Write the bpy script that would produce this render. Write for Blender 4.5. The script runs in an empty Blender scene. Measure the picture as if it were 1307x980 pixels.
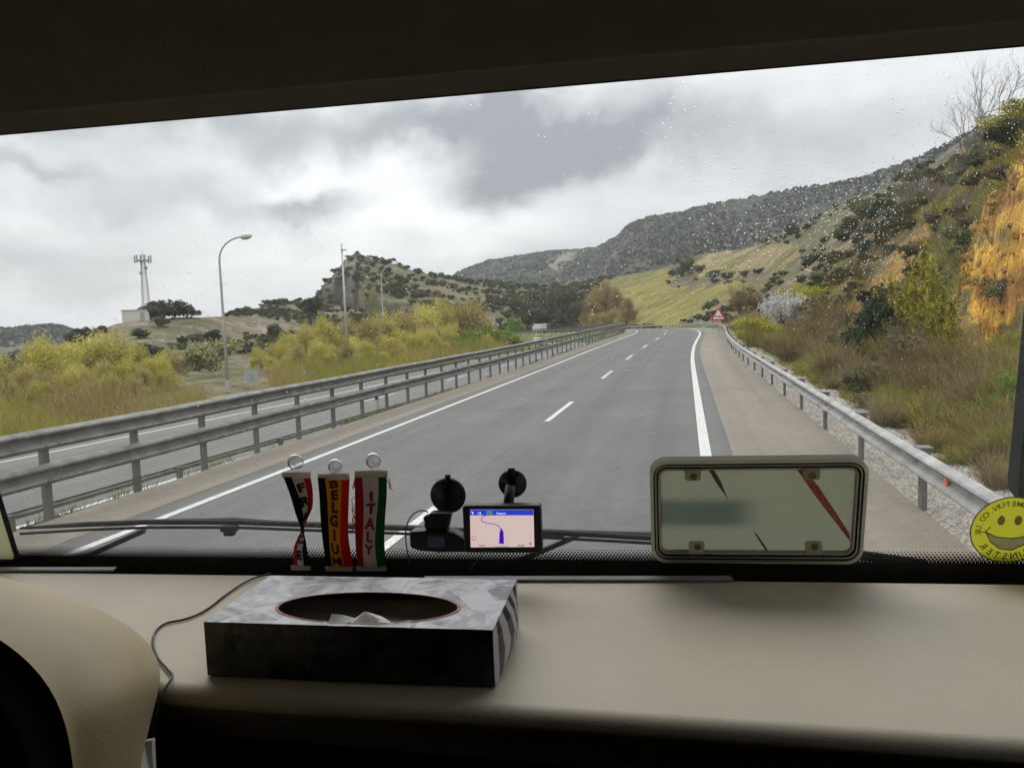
import bpy, math, random
import numpy as np
from mathutils import Vector, Matrix, Euler
R = math.radians
random.seed(7); rng = np.random.default_rng(7)
scene = bpy.context.scene
COL = scene.collection

# ------------------------------------------------------------------ camera
F, CX, CY, H = 990.0, 653.5, 490.0, 2.4          # focal length and centre in photo pixels, eye height
ROLL = math.atan(.04); PITCH = R(4.616); YAW = R(-12.757)
def ray(px, py):
    x = (px-CX)/F; y = -(py-CY)/F
    c, s = math.cos(ROLL), math.sin(ROLL)
    x, y, z = c*x+s*y, -s*x+c*y, 1.0
    c, s = math.cos(PITCH), math.sin(PITCH)
    y, z = y*c-s*z, y*s+c*z
    c, s = math.cos(YAW), math.sin(YAW)
    return Vector((x*c+z*s, -x*s+z*c, y))
CAM = Vector((0, 0, H))
_f = ray(CX, CY).normalized(); _r = (ray(CX+1, CY)-ray(CX, CY)).normalized(); _u = _r.cross(_f)
cam_data = bpy.data.cameras.new('camera'); cam = bpy.data.objects.new('camera', cam_data); COL.objects.link(cam)
cam.matrix_world = Matrix(((_r.x, _u.x, -_f.x, 0), (_r.y, _u.y, -_f.y, 0), (_r.z, _u.z, -_f.z, H), (0, 0, 0, 1)))
cam_data.sensor_width = 36; cam_data.lens = 36*F/1307; cam_data.clip_start = .02; cam_data.clip_end = 12000
scene.camera = cam
def proj(P):
    """numpy points (n,3) -> photo pixels"""
    d = P-np.array([0, 0, H]); z = d@np.array(_f); z = np.where(z < 1e-3, 1e-3, z)
    return CX+F*(d@np.array(_r))/z, CY-F*(d@np.array(_u))/z

# ------------------------------------------------------------------ light, sky, exposure
SUN_EL, SUN_AZ = R(48), R(-35)                   # azimuth from +Y, positive to the right
sun = bpy.data.lights.new('sun', 'SUN'); sun.energy = .8; sun.angle = R(55); sun.color = (1, .97, .92)
so = bpy.data.objects.new('sun', sun); COL.objects.link(so)
sdir = Vector((math.sin(SUN_AZ)*math.cos(SUN_EL), math.cos(SUN_AZ)*math.cos(SUN_EL), math.sin(SUN_EL)))
so.rotation_euler = (-sdir).to_track_quat('-Z', 'Y').to_euler()
W = bpy.data.worlds.new('World'); scene.world = W; W.use_nodes = True
nt = W.node_tree; N = nt.nodes; L = nt.links; N.clear()
def nn(tree, t, **kw):
    n = tree.nodes.new(t)
    for k, v in kw.items(): setattr(n, k, v)
    return n
def math_n(tree, op, a, b=None, clamp=False):
    n = nn(tree, 'ShaderNodeMath', operation=op); n.use_clamp = clamp
    for i, v in enumerate((a, b)):
        if v is None: continue
        if isinstance(v, (int, float)): n.inputs[i].default_value = v
        else: tree.links.new(v, n.inputs[i])
    return n.outputs[0]
def world():
    out = nn(nt, 'ShaderNodeOutputWorld'); tc = nn(nt, 'ShaderNodeTexCoord')
    sky = nn(nt, 'ShaderNodeTexSky', sky_type='NISHITA'); sky.sun_disc = False
    sky.sun_elevation = SUN_EL; sky.sun_rotation = SUN_AZ
    b1 = nn(nt, 'ShaderNodeBackground'); b1.inputs[1].default_value = .1; L.new(sky.outputs[0], b1.inputs[0])
    sep = nn(nt, 'ShaderNodeSeparateXYZ'); L.new(tc.outputs['Generated'], sep.inputs[0])
    z = math_n(nt, 'MAXIMUM', sep.outputs[2], 0.0)
    zz = math_n(nt, 'ADD', z, .16)
    px = math_n(nt, 'DIVIDE', sep.outputs[0], zz); py = math_n(nt, 'DIVIDE', sep.outputs[1], zz)
    cb = nn(nt, 'ShaderNodeCombineXYZ'); L.new(px, cb.inputs[0]); L.new(py, cb.inputs[1])
    n1 = nn(nt, 'ShaderNodeTexNoise'); n1.inputs['Scale'].default_value = 1.15; n1.inputs['Detail'].default_value = 8
    n1.inputs['Roughness'].default_value = .52; n1.inputs['Distortion'].default_value = .35; L.new(cb.outputs[0], n1.inputs['Vector'])
    n2 = nn(nt, 'ShaderNodeTexNoise'); n2.inputs['Scale'].default_value = 7; n2.inputs['Detail'].default_value = 6
    n2.inputs['Roughness'].default_value = .6; L.new(tc.outputs['Generated'], n2.inputs['Vector'])
    # warped direction so that the cloud banks get ragged edges
    mp = nn(nt, 'ShaderNodeVectorMath', operation='SUBTRACT'); L.new(n2.outputs['Color'], mp.inputs[0]); mp.inputs[1].default_value = (.5, .5, .5)
    ms = nn(nt, 'ShaderNodeVectorMath', operation='SCALE'); L.new(mp.outputs[0], ms.inputs[0]); ms.inputs['Scale'].default_value = .17
    ad = nn(nt, 'ShaderNodeVectorMath', operation='ADD'); L.new(tc.outputs['Generated'], ad.inputs[0]); L.new(ms.outputs[0], ad.inputs[1])
    tot = None
    # (photo direction, radius across, radius up, weight): dark banks negative, bright gaps positive
    for (qx, qy, ra, rv, wt) in [(655, 225, .13, .045, -.30), (760, 165, .26, .055, -.20), (470, 150, .30, .04, -.12), (395, 256, .055, .018, -.30),
                                 (50, 218, .06, .012, -.16), (250, 262, .12, .03, -.14), (900, 200, .30, .05, -.10), (30, 330, .2, .05, -.06), (215, 330, .16, .03, -.08),
                                 (560, 200, .12, .018, .08), (480, 228, .15, .026, .20), (540, 268, .12, .03, .18), (330, 150, .35, .03, -.10),
                                 (60, 395, .30, .04, .20), (300, 320, .20, .03, .12), (150, 150, .16, .03, -.05), (60, 280, .2, .02, .10), (790, 240, .12, .03, .10), (620, 290, .09, .03, .16), (380, 340, .16, .03, .10),
                                 (1060, 130, .25, .05, .04)]:
        d = ray(qx, qy).normalized(); e = Vector((d.y, -d.x, 0)).normalized(); up = e.cross(d).normalized()
        a = nn(nt, 'ShaderNodeVectorMath', operation='DOT_PRODUCT'); L.new(ad.outputs[0], a.inputs[0]); a.inputs[1].default_value = e/ra
        b = nn(nt, 'ShaderNodeVectorMath', operation='DOT_PRODUCT'); L.new(ad.outputs[0], b.inputs[0]); b.inputs[1].default_value = up/rv
        f = nn(nt, 'ShaderNodeVectorMath', operation='DOT_PRODUCT'); L.new(ad.outputs[0], f.inputs[0]); f.inputs[1].default_value = d
        q = math_n(nt, 'ADD', math_n(nt, 'POWER', a.outputs['Value'], 2.0), math_n(nt, 'POWER', b.outputs['Value'], 2.0))
        g = math_n(nt, 'POWER', 2.718, math_n(nt, 'MULTIPLY', q, -1.0))
        g = math_n(nt, 'MULTIPLY', g, math_n(nt, 'GREATER_THAN', f.outputs['Value'], 0.0))
        g = math_n(nt, 'MULTIPLY', g, wt*1.7)
        tot = g if tot is None else math_n(nt, 'ADD', tot, g)
    v = math_n(nt, 'ADD', math_n(nt, 'MULTIPLY', math_n(nt, 'SUBTRACT', n1.outputs['Fac'], .5), .75), tot)
    v = math_n(nt, 'ADD', v, .50, clamp=True)
    cr = nn(nt, 'ShaderNodeValToRGB'); L.new(v, cr.inputs[0]); e = cr.color_ramp.elements
    e[0].position = 0; e[0].color = (.24, .25, .27, 1); e[1].position = 1; e[1].color = (1.0, 1.0, 1.01, 1)
    m = cr.color_ramp.elements.new(.5); m.color = (.60, .61, .625, 1)
    # an overcast sky is brighter overhead than low down
    k = math_n(nt, 'ADD', math_n(nt, 'MULTIPLY', math_n(nt, 'POWER', z, 1.3), 2.3), .98)
    b2 = nn(nt, 'ShaderNodeBackground'); L.new(cr.outputs[0], b2.inputs[0]); L.new(k, b2.inputs[1])
    mx = nn(nt, 'ShaderNodeMixShader'); mx.inputs[0].default_value = .93
    L.new(b1.outputs[0], mx.inputs[1]); L.new(b2.outputs[0], mx.inputs[2]); L.new(mx.outputs[0], out.inputs[0])
world()
vs = scene.view_settings
scene.display_settings.display_device = 'sRGB'; vs.view_transform = 'Standard'; vs.look = 'None'; vs.gamma = 1; vs.use_curve_mapping = False
vs.exposure = .5
scene.render.engine = 'CYCLES'
cy = scene.cycles; cy.use_denoising = True; cy.max_bounces = 7; cy.diffuse_bounces = 3; cy.glossy_bounces = 2
cy.transmission_bounces = 6; cy.transparent_max_bounces = 16; cy.caustics_reflective = False; cy.caustics_refractive = False
cy.sample_clamp_indirect = 4; cy.use_adaptive_sampling = True; cy.adaptive_threshold = .02

# ------------------------------------------------------------------ helpers
def tag(o, label=None, cat=None, group=None, kind=None):
    if label: o['label'] = label
    if cat: o['category'] = cat
    if group: o['group'] = group
    if kind: o['kind'] = kind
    return o
def thing(name, label, cat, loc=(0, 0, 0), rot=(0, 0, 0), group=None, scale=1):
    o = bpy.data.objects.new(name, None); COL.objects.link(o); o.location = loc; o.rotation_euler = rot
    o.scale = (scale,)*3 if isinstance(scale, (int, float)) else scale; o.empty_display_size = .1
    return tag(o, label, cat, group)
def npmesh(name, V, Fc, mat=None, smooth=False, col=None, uv=None):
    V = np.asarray(V, dtype=np.float32); Fc = np.asarray(Fc, dtype=np.int32); n, k = Fc.shape
    me = bpy.data.meshes.new(name)
    me.vertices.add(len(V)); me.vertices.foreach_set('co', V.ravel())
    me.loops.add(n*k); me.loops.foreach_set('vertex_index', Fc.ravel())
    me.polygons.add(n); me.polygons.foreach_set('loop_start', np.arange(0, n*k, k, dtype=np.int32))
    me.polygons.foreach_set('loop_total', np.full(n, k, dtype=np.int32))
    if smooth: me.polygons.foreach_set('use_smooth', np.ones(n, dtype=bool))
    me.update(calc_edges=True)
    if col is not None:
        a = me.color_attributes.new('Col', 'FLOAT_COLOR', 'POINT'); c = np.ones((len(V), 4), dtype=np.float32); c[:, :3] = col if np.ndim(col) == 2 else np.asarray(col)[:, None]
        a.data.foreach_set('color', c.ravel())
    if uv is not None:
        u = me.uv_layers.new(name='UVMap'); u.data.foreach_set('uv', np.asarray(uv, dtype=np.float32)[Fc.ravel()].ravel())
    if mat: me.materials.append(mat)
    return me
def link(name, me, parent=None):
    o = bpy.data.objects.new(name, me); COL.objects.link(o)
    if parent is not None: o.parent = parent
    return o
class MB:
    def __init__(s): s.v = []; s.f = []; s.m = []; s.cm = 0
    def mi(s, i): s.cm = i; return s
    def add(s, V, Fs):
        b = len(s.v); s.v += [tuple(p) for p in V]
        for f in Fs: s.f.append([b+i for i in f]); s.m.append(s.cm)
        return s
    def box(s, c, d, rot=None, taper=1.0):
        x, y, z = d[0]/2, d[1]/2, d[2]/2
        V = [Vector((sx*x*(taper if sz > 0 else 1), sy*y*(taper if sz > 0 else 1), sz*z)) for sz in (-1, 1) for sy in (-1, 1) for sx in (-1, 1)]
        if rot is not None: V = [Euler(rot).to_matrix()@p for p in V]
        V = [p+Vector(c) for p in V]
        return s.add(V, [(0, 2, 3, 1), (4, 5, 7, 6), (0, 1, 5, 4), (1, 3, 7, 5), (3, 2, 6, 7), (2, 0, 4, 6)])
    def tube(s, pts, r, n=8, cap=True):
        pts = [Vector(p) for p in pts]; k = len(pts); rs = r if isinstance(r, (list, tuple)) else [r]*k
        V = []; prev = None
        for i, p in enumerate(pts):
            t = (pts[min(i+1, k-1)]-pts[max(i-1, 0)]).normalized()
            a = prev-t*prev.dot(t) if prev is not None else (Vector((1, 0, 0)) if abs(t.x) < .8 else Vector((0, 1, 0)))
            a = (a-t*a.dot(t)).normalized(); prev = a; b = t.cross(a)
            for j in range(n):
                q = 2*math.pi*j/n; V.append(p+(a*math.cos(q)+b*math.sin(q))*rs[i])
        Fs = [(i*n+j, i*n+(j+1) % n, (i+1)*n+(j+1) % n, (i+1)*n+j) for i in range(k-1) for j in range(n)]
        if cap: Fs += [tuple(range(n))[::-1], tuple((k-1)*n+j for j in range(n))]
        return s.add(V, Fs)
    def prism(s, poly, y0, y1, axis='y'):
        """poly of (x,z) extruded from y0 to y1 (axis y), or (x,y) along z"""
        n = len(poly)
        if axis == 'y': V = [(x, y0, z) for x, z in poly]+[(x, y1, z) for x, z in poly]
        elif axis == 'z': V = [(x, z, y0) for x, z in poly]+[(x, z, y1) for x, z in poly]
        else: V = [(y0, x, z) for x, z in poly]+[(y1, x, z) for x, z in poly]
        return s.add(V, [tuple(range(n))[::-1], tuple(range(n, 2*n))]+[(i, (i+1) % n, n+(i+1) % n, n+i) for i in range(n)])
    def lathe(s, prof, n=24, c=(0, 0, 0), axis='z'):
        V = []
        for r, h in prof:
            for j in range(n):
                q = 2*math.pi*j/n; a, b = r*math.cos(q), r*math.sin(q)
                V.append((a+c[0], b+c[1], h+c[2]) if axis == 'z' else (a+c[0], h+c[1], b+c[2]))
        k = len(prof)
        return s.add(V, [(i*n+j, i*n+(j+1) % n, (i+1)*n+(j+1) % n, (i+1)*n+j) for i in range(k-1) for j in range(n)])
    def sweep(s, prof, path, frame):
        """prof (a,h) placed at every path index by frame(i,a,h)"""
        n = len(prof); V = [frame(i, a, h) for i in path for a, h in prof]; k = len(path)
        Fs = [(i*n+j, i*n+(j+1) % n, (i+1)*n+(j+1) % n, (i+1)*n+j) for i in range(k-1) for j in range(n)]
        Fs += [tuple(range(n))[::-1], tuple((k-1)*n+j for j in range(n))]
        return s.add(V, Fs)
    def build(s, name, mats, parent=None, smooth=False, bevel=0, seg=2, sub=0):
        me = bpy.data.meshes.new(name); me.from_pydata(s.v, [], s.f)
        for m in (mats if isinstance(mats, (list, tuple)) else [mats]): me.materials.append(m)
        me.polygons.foreach_set('material_index', s.m)
        if smooth: me.polygons.foreach_set('use_smooth', [True]*len(me.polygons))
        me.update(); o = link(name, me, parent)
        if bevel:
            b = o.modifiers.new('bevel', 'BEVEL'); b.width = bevel; b.segments = seg; b.limit_method = 'ANGLE'; b.angle_limit = R(35)
        if sub:
            b = o.modifiers.new('sub', 'SUBSURF'); b.levels = b.render_levels = sub
        return o
def rrect(w, h, r, n=6):
    out = []
    for cx, cy_, a0 in ((w/2-r, h/2-r, 0), (-w/2+r, h/2-r, 90), (-w/2+r, -h/2+r, 180), (w/2-r, -h/2+r, 270)):
        for i in range(n+1):
            a = R(a0+90*i/n); out.append((cx+r*math.cos(a), cy_+r*math.sin(a)))
    return out
def mat(name, base, rough=.6, metal=0, noise=0, scale=5, bump=0, bscale=None, spec=.5, attr=False, trans=0, objrand=0, emis=0, coat=0, detail=4):
    m = bpy.data.materials.new(name); m.use_nodes = True; t = m.node_tree; p = t.nodes['Principled BSDF']
    p.inputs['Roughness'].default_value = rough; p.inputs['Metallic'].default_value = metal; p.inputs['Specular IOR Level'].default_value = spec
    p.inputs['Coat Weight'].default_value = coat
    c = nn(t, 'ShaderNodeRGB'); c.outputs[0].default_value = (*base, 1); src = c.outputs[0]
    tc = nn(t, 'ShaderNodeTexCoord')
    def mul(a, b):
        x = nn(t, 'ShaderNodeMix', data_type='RGBA', blend_type='MULTIPLY'); x.inputs[0].default_value = 1; t.links.new(a, x.inputs[6]); t.links.new(b, x.inputs[7]); return x.outputs[2]
    if attr:
        a = nn(t, 'ShaderNodeAttribute'); a.attribute_name = 'Col'; src = mul(src, a.outputs['Color'])
    if noise:
        n = nn(t, 'ShaderNodeTexNoise'); n.inputs['Scale'].default_value = scale; n.inputs['Detail'].default_value = detail; n.inputs['Roughness'].default_value = .6
        t.links.new(tc.outputs['Object'], n.inputs['Vector'])
        r = nn(t, 'ShaderNodeMapRange'); r.inputs[1].default_value = .3; r.inputs[2].default_value = .7; r.inputs[3].default_value = 1-noise; r.inputs[4].default_value = 1+noise
        t.links.new(n.outputs['Fac'], r.inputs[0]); src = mul(src, r.outputs[0])
    if objrand:
        oi = nn(t, 'ShaderNodeObjectInfo'); r = nn(t, 'ShaderNodeMapRange'); r.inputs[3].default_value = 1-objrand; r.inputs[4].default_value = 1+objrand
        t.links.new(oi.outputs['Random'], r.inputs[0]); src = mul(src, r.outputs[0])
    t.links.new(src, p.inputs['Base Color'])
    if bump:
        n = nn(t, 'ShaderNodeTexNoise'); n.inputs['Scale'].default_value = bscale or scale; n.inputs['Detail'].default_value = 6; t.links.new(tc.outputs['Object'], n.inputs['Vector'])
        b = nn(t, 'ShaderNodeBump'); b.inputs['Strength'].default_value = bump; b.inputs['Distance'].default_value = .02
        t.links.new(n.outputs['Fac'], b.inputs['Height']); t.links.new(b.outputs[0], p.inputs['Normal'])
    if trans:
        tr = nn(t, 'ShaderNodeBsdfTranslucent'); t.links.new(src, tr.inputs[0]); x = nn(t, 'ShaderNodeMixShader'); x.inputs[0].default_value = trans
        o = t.nodes['Material Output']; t.links.new(p.outputs[0], x.inputs[1]); t.links.new(tr.outputs[0], x.inputs[2]); t.links.new(x.outputs[0], o.inputs[0])
    if emis:
        t.links.new(src, p.inputs['Emission Color']); p.inputs['Emission Strength'].default_value = emis
    return m
def hsh(ix, iy, s):
    a = (ix.astype(np.int64)*374761393+iy.astype(np.int64)*668265263+s*974634777) & 0xffffffff
    a = ((a ^ (a >> 13))*1274126177) & 0xffffffff
    return ((a ^ (a >> 16)) & 0xffff)/65535.0
def vnoise(x, y, s=0):
    ix = np.floor(x); iy = np.floor(y); fx = x-ix; fy = y-iy; fx = fx*fx*(3-2*fx); fy = fy*fy*(3-2*fy)
    a = hsh(ix, iy, s); b = hsh(ix+1, iy, s); c = hsh(ix, iy+1, s); d = hsh(ix+1, iy+1, s)
    return (a*(1-fx)+b*fx)*(1-fy)+(c*(1-fx)+d*fx)*fy
def fbm(x, y, s=0, o=5, g=.5):
    t = 0; a = 1; n = 0
    for i in range(o): t = t+a*(vnoise(x, y, s+i*17)-.5); n += a; a *= g; x = x*2.03+3.1; y = y*2.03+1.7
    return t/n*2
def inpoly(x, y, poly):
    r = np.zeros(np.shape(x), bool); n = len(poly)
    for i in range(n):
        x0, y0 = poly[i]; x1, y1 = poly[(i+1) % n]
        if y0 == y1: continue
        c = ((y0 > y) != (y1 > y)) & (x < (x1-x0)*(y-y0)/(y1-y0)+x0); r ^= c
    return r
def sstep(a, b, x): t = np.clip((x-a)/(b-a), 0, 1); return t*t*(3-2*t)

# ------------------------------------------------------------------ road alignment: stations along the lane line
DS = .5; S0 = -40; S = np.arange(S0, 520+DS, DS)
kap = np.interp(S, [-40, 34, 40, 66, 76, 300, 360, 520], [0, 0, .0014, .0014, -1/300, -1/300, -1/700, -1/700])   # + bends right
hd = np.cumsum(kap)*DS; hd -= np.interp(0, S, hd)
RX = -3.25+np.cumsum(np.sin(hd))*DS; RY = np.cumsum(np.cos(hd))*DS
RX += -3.25-np.interp(0, S, RX); RY -= np.interp(0, S, RY)
_zk = ([-50, 0, 40, 60, 75, 95, 130, 200, 320, 530], [0, 0, .02, .2, .42, .5, .22, -.75, -3.1, -7.0])
_zz = np.interp(S, *_zk); _k = np.hanning(41); _k /= _k.sum(); RZ = np.convolve(np.pad(_zz, 20, 'edge'), _k, 'valid')
def opp_dz(s): return np.clip(-.72-.011*(s-10), -2.7, -.6)
def road(s, off, dz=0):
    """a point at station s, off metres right of the lane line"""
    x = np.interp(s, S, RX); y = np.interp(s, S, RY); h = np.interp(s, S, hd); z = np.interp(s, S, RZ)
    return np.stack([x+off*np.cos(h), y-off*np.sin(h), z+dz+0*off], -1)
def ribbon(name, cols, s0, s1, m, step=1.0, zf=None):
    ss = np.arange(s0, s1+.01, step); V = []; uv = []
    for o in cols:
        P = road(ss, np.full(len(ss), float(o))); P[:, 2] += zf(ss) if zf else 0; V.append(P); uv.append(np.stack([np.full(len(ss), o), ss], -1))
    n = len(ss); V = np.concatenate(V); uv = np.concatenate(uv)
    Fc = [(c*n+i, (c+1)*n+i, (c+1)*n+i+1, c*n+i+1) for c in range(len(cols)-1) for i in range(n-1)]
    return tag(link(name, npmesh(name, V, Fc, m, uv=uv)), kind='structure')

# ------------------------------------------------------------------ terrain (one polar sheet of real heights)
def P3(px, py, d):
    v = ray(px, py); h = math.hypot(v.x, v.y); return math.atan2(v.x, v.y), d, H+d*v.z/h
LAY = [
 # A the foot of the slopes
 [(-150, 560, 30), (0, 527, 33), (200, 500, 40), (400, 472, 60), (560, 450, 100), (640, 436, 210), (700, 430, 300), (740, 424, 330), (800, 419, 300), (850, 419, 190), (885, 421, 125), (905, 425, 98), (950, 447, 48), (1000, 478, 28), (1060, 520, 17.5), (1150, 570, 11), (1307, 640, 7.6), (1500, 700, 6)],
 # B
 [(-150, 540, 55), (0, 515, 60), (150, 500, 72), (250, 482, 85), (400, 455, 140), (560, 432, 210), (650, 428, 330), (720, 413, 380), (800, 412, 350), (850, 413, 240), (885, 413, 165), (920, 412, 110), (960, 430, 62), (1000, 448, 42), (1060, 478, 27), (1150, 515, 18), (1307, 560, 12), (1500, 590, 10)],
 # C
 [(-150, 510, 85), (0, 490, 95), (150, 462, 130), (250, 445, 150), (400, 420, 250), (560, 400, 330), (700, 395, 400), (800, 395, 390), (880, 392, 290), (930, 394, 170), (980, 398, 110), (1060, 408, 62), (1130, 412, 48), (1215, 428, 36), (1307, 440, 27), (1500, 450, 22)],
 # D
 [(-150, 490, 120), (0, 470, 130), (150, 432, 165), (250, 416, 185), (400, 396, 330), (560, 376, 430), (700, 376, 470), (800, 370, 430), (880, 362, 380), (950, 358, 300), (1000, 345, 210), (1060, 325, 135), (1130, 320, 90), (1190, 295, 62), (1250, 262, 48), (1307, 212, 36), (1500, 150, 28)],
 # E the near skyline
 [(-150, 462, 165), (0, 452, 170), (60, 450, 172), (100, 430, 182), (150, 413, 192), (190, 405, 200), (250, 403, 210), (290, 402, 240), (350, 388, 390), (400, 375, 440), (426, 352, 470), (440, 333, 480), (455, 325, 485), (470, 330, 488), (482, 334, 490), (500, 337, 500), (540, 347, 520), (580, 355, 540), (640, 363, 560), (700, 363, 580), (740, 363, 560), (780, 354, 520), (850, 340, 470), (900, 322, 440), (960, 312, 410), (1010, 292, 370), (1060, 268, 310), (1105, 248, 260), (1150, 228, 210), (1190, 208, 170), (1230, 188, 130), (1270, 166, 95), (1307, 146, 75), (1500, 60, 60)],
]
GL = [(-150, 412, 1500), (0, 420, 1500), (40, 421, 1500), (70, 420, 1500), (90, 427, 1500), (120, 436, 1500), (200, 440, 1500), (350, 430, 1600), (480, 400, 1700), (540, 368, 1900), (580, 351, 2000), (600, 340, 2050), (640, 327, 2050), (700, 317, 2050), (740, 315, 2000), (765, 315, 1900), (780, 303, 1650), (800, 288, 1550), (830, 279, 1500), (870, 272, 1480), (900, 262, 1450), (930, 255, 1450), (1000, 250, 1400), (1060, 236, 1350), (1130, 214, 1250), (1200, 184, 1100), (1260, 158, 1000), (1307, 137, 950), (1500, 60, 900)]
def layer_at(az, lay):
    a, r, z = np.array([P3(*p) for p in lay]).T; return np.interp(az, a, r), np.interp(az, a, z)
AZ = np.radians(np.concatenate([np.arange(-180, -80, 4), np.arange(-80, -48, .6), np.arange(-48, 23, .11), np.arange(23, 60, .4), np.arange(60, 180.1, 4)]))
_g = lambda a, b, n: np.exp(np.linspace(math.log(a), math.log(b), n, endpoint=False))
RR = np.concatenate([_g(1.2, 24, 150), _g(24, 72, 340), _g(72, 700, 210), _g(700, 6500, 110), [6500.0]])
def build_heights():
    rs, zs = [np.full(len(AZ), 1.0), np.full(len(AZ), 4.0)], [np.full(len(AZ), -.3)]*2
    for l in LAY:
        r, z = layer_at(AZ, l); r = np.maximum(r, rs[-1]*1.06); rs.append(r); zs.append(z)
    gr, gz = layer_at(AZ, GL)
    rF = rs[-1]*1.12; rs.append(rF); zs.append(zs[-1]-.03*rF)
    rF2 = np.maximum(rs[-1]*1.35, gr*.55); elev = (zs[-3]-H)/rs[-3]
    rs.append(rF2); zs.append(np.minimum(H+(elev-.03)*rF2, H+(gz-H)*.35))
    rs.append(gr); zs.append(gz); rs.append(gr*1.25); zs.append(gz*.75); rs.append(gr*5); zs.append(gz*.2)
    rs = np.array(rs); zs = np.array(zs)
    back = sstep(R(75), R(150), np.abs(AZ)); zs = zs*(1-back)-.5*back
    Z = np.empty((len(AZ), len(RR)))
    for i in range(len(AZ)): Z[i] = np.interp(RR, rs[:, i], zs[:, i])
    for _ in range(2):
        Z[:, 1:-1] = .25*Z[:, :-2]+.5*Z[:, 1:-1]+.25*Z[:, 2:]
    return Z, rs
Zt, rs_ = build_heights()
AA, RG = np.meshgrid(AZ, RR, indexing='ij'); TX = RG*np.sin(AA); TY = RG*np.cos(AA)
PX, PY = proj(np.stack([TX.ravel(), TY.ravel(), Zt.ravel()], -1)); PX = PX.reshape(TX.shape); PY = PY.reshape(TX.shape)
WXn = PX+14*fbm(TX*.05, TY*.05, 3, 4); WYn = PY+9*fbm(TX*.06, TY*.06, 9, 4)
mid = (RG > 8) & (RG < 700); far = RG > 700
CLIFF1 = [(1330, 170), (1307, 205), (1285, 240), (1262, 262), (1250, 300), (1237, 345), (1222, 375), (1212, 400), (1214, 430), (1240, 445), (1270, 440), (1280, 420), (1330, 400)]
CLIFF2 = [(1182, 288), (1165, 296), (1140, 318), (1120, 350), (1095, 385), (1068, 405), (1075, 420), (1105, 412), (1130, 385), (1150, 360), (1172, 335), (1190, 310)]
CRAG = [(402, 374), (415, 360), (430, 346), (440, 328), (456, 318), (468, 322), (474, 336), (466, 344), (471, 352), (458, 358), (462, 366), (446, 368), (440, 378), (420, 386)]
MEADOW = [(776, 418), (770, 385), (782, 356), (812, 348), (850, 340), (862, 350), (850, 366), (880, 370), (940, 362), (985, 360), (950, 378), (905, 392), (880, 405), (872, 420)]
MEADOW2 = [(868, 345), (905, 325), (960, 316), (1015, 312), (1025, 326), (1000, 340), (960, 350), (900, 354)]
ROCKS = [(700, 345), (708, 330), (722, 322), (738, 322), (728, 332), (718, 336), (712, 350), (694, 352)]
m_cliff = inpoly(WXn, WYn, CLIFF1) & (RG > 14) & (RG < 90); m_cliff2 = inpoly(WXn, WYn, CLIFF2) & (RG > 30) & (RG < 200)
m_crag = inpoly(PX+16*fbm(TX*.1, TY*.1, 6, 5), PY+14*fbm(TX*.13, TY*.13, 7, 5), CRAG) & mid & (RG > 380)
m_mead = (inpoly(WXn, WYn, MEADOW) | inpoly(WXn, WYn, MEADOW2)) & (RG > 90) & mid; m_rocks = inpoly(WXn, WYn, ROCKS) & far
# relief
amp = np.interp(RG, [0, 12, 30, 100, 400, 800, 1500, 6000], [0, .05, .35, 1.0, 2.2, 8, 16, 20])
wl = np.interp(RG, [0, 30, 100, 400, 1000, 6000], [6, 7, 16, 34, 150, 240])
rel = 0
for lo, hi, w in ((0, 60, 6), (60, 250, 15), (250, 900, 36), (900, 9000, 170)):
    m = sstep(lo*.8, lo*1.2+.01, RG)*(1-sstep(hi*.8, hi*1.2, RG)); rel = rel+m*fbm(TX/w, TY/w, 5, 6, .55)
Zt = Zt+amp*rel*.75*(1-.75*m_mead)
Zt += far*(-.9*amp*np.abs(fbm(AA*26, RG/900, 8, 4)))*sstep(900, 1300, RG)+far*amp*.35
for m, a, w in ((m_cliff, 1.9, 2.4), (m_cliff, .75, .8), (m_cliff, .3, .3), (m_cliff2, 1.6, 3), (m_cliff2, .6, .9), (m_crag, 4.5, 12)):
    ms = m.astype(float)
    for _ in range(14): ms[1:-1, 1:-1] = (ms[1:-1, 1:-1]*2+ms[:-2, 1:-1]+ms[2:, 1:-1]+ms[1:-1, :-2]+ms[1:-1, 2:])/6
    _U = AA*np.median(RG[m]) if m.any() else AA; ridg = 1-2*np.abs(fbm(_U/w*1.1+Zt*.25/w+fbm(_U/w, Zt/w, 2)*.5, Zt/w*.8-_U*.3/w, 12, 6, .62)); Zt += ms*a*(ridg*.75-.35)
# the road corridor cut into it
near = (RG < 620) & (np.abs(AA) < R(100))
qx, qy = TX[near], TY[near]; best = np.full(len(qx), 1e9); bi = np.zeros(len(qx), int)
for k0 in range(0, len(S), 6):
    d = (qx-RX[k0])**2+(qy-RY[k0])**2; b = d < best; best[b] = d[b]; bi[b] = k0
ds_ = (qx-RX[bi])*np.sin(hd[bi])+(qy-RY[bi])*np.cos(hd[bi]); st = np.clip(S[bi]+ds_, S0, 520)
x0 = np.interp(st, S, RX); y0 = np.interp(st, S, RY); h0 = np.interp(st, S, hd)
off = (qx-x0)*np.cos(h0)-(qy-y0)*np.sin(h0)
rz = np.interp(st, S, RZ); oz = rz+opp_dz(st)
prof = np.where(off > -5.5, rz-.12, np.where(off < -6.9, oz-.12, rz-.12+(oz-rz)*np.clip((-5.5-off)/1.4, 0, 1)))
prof = np.where((off > 5.9), rz-.03, prof)
prof = np.where((off < -16.6), oz-.05-.12*np.clip(-16.6-off, 0, 3), prof)
zz_ = Zt[near]
wR = sstep(7.3, 12, off); wL = sstep(18.5, 27, -off); w_ = np.maximum(wR, wL)
endw = sstep(470, 515, st); w_ = np.maximum(w_, endw)
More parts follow.
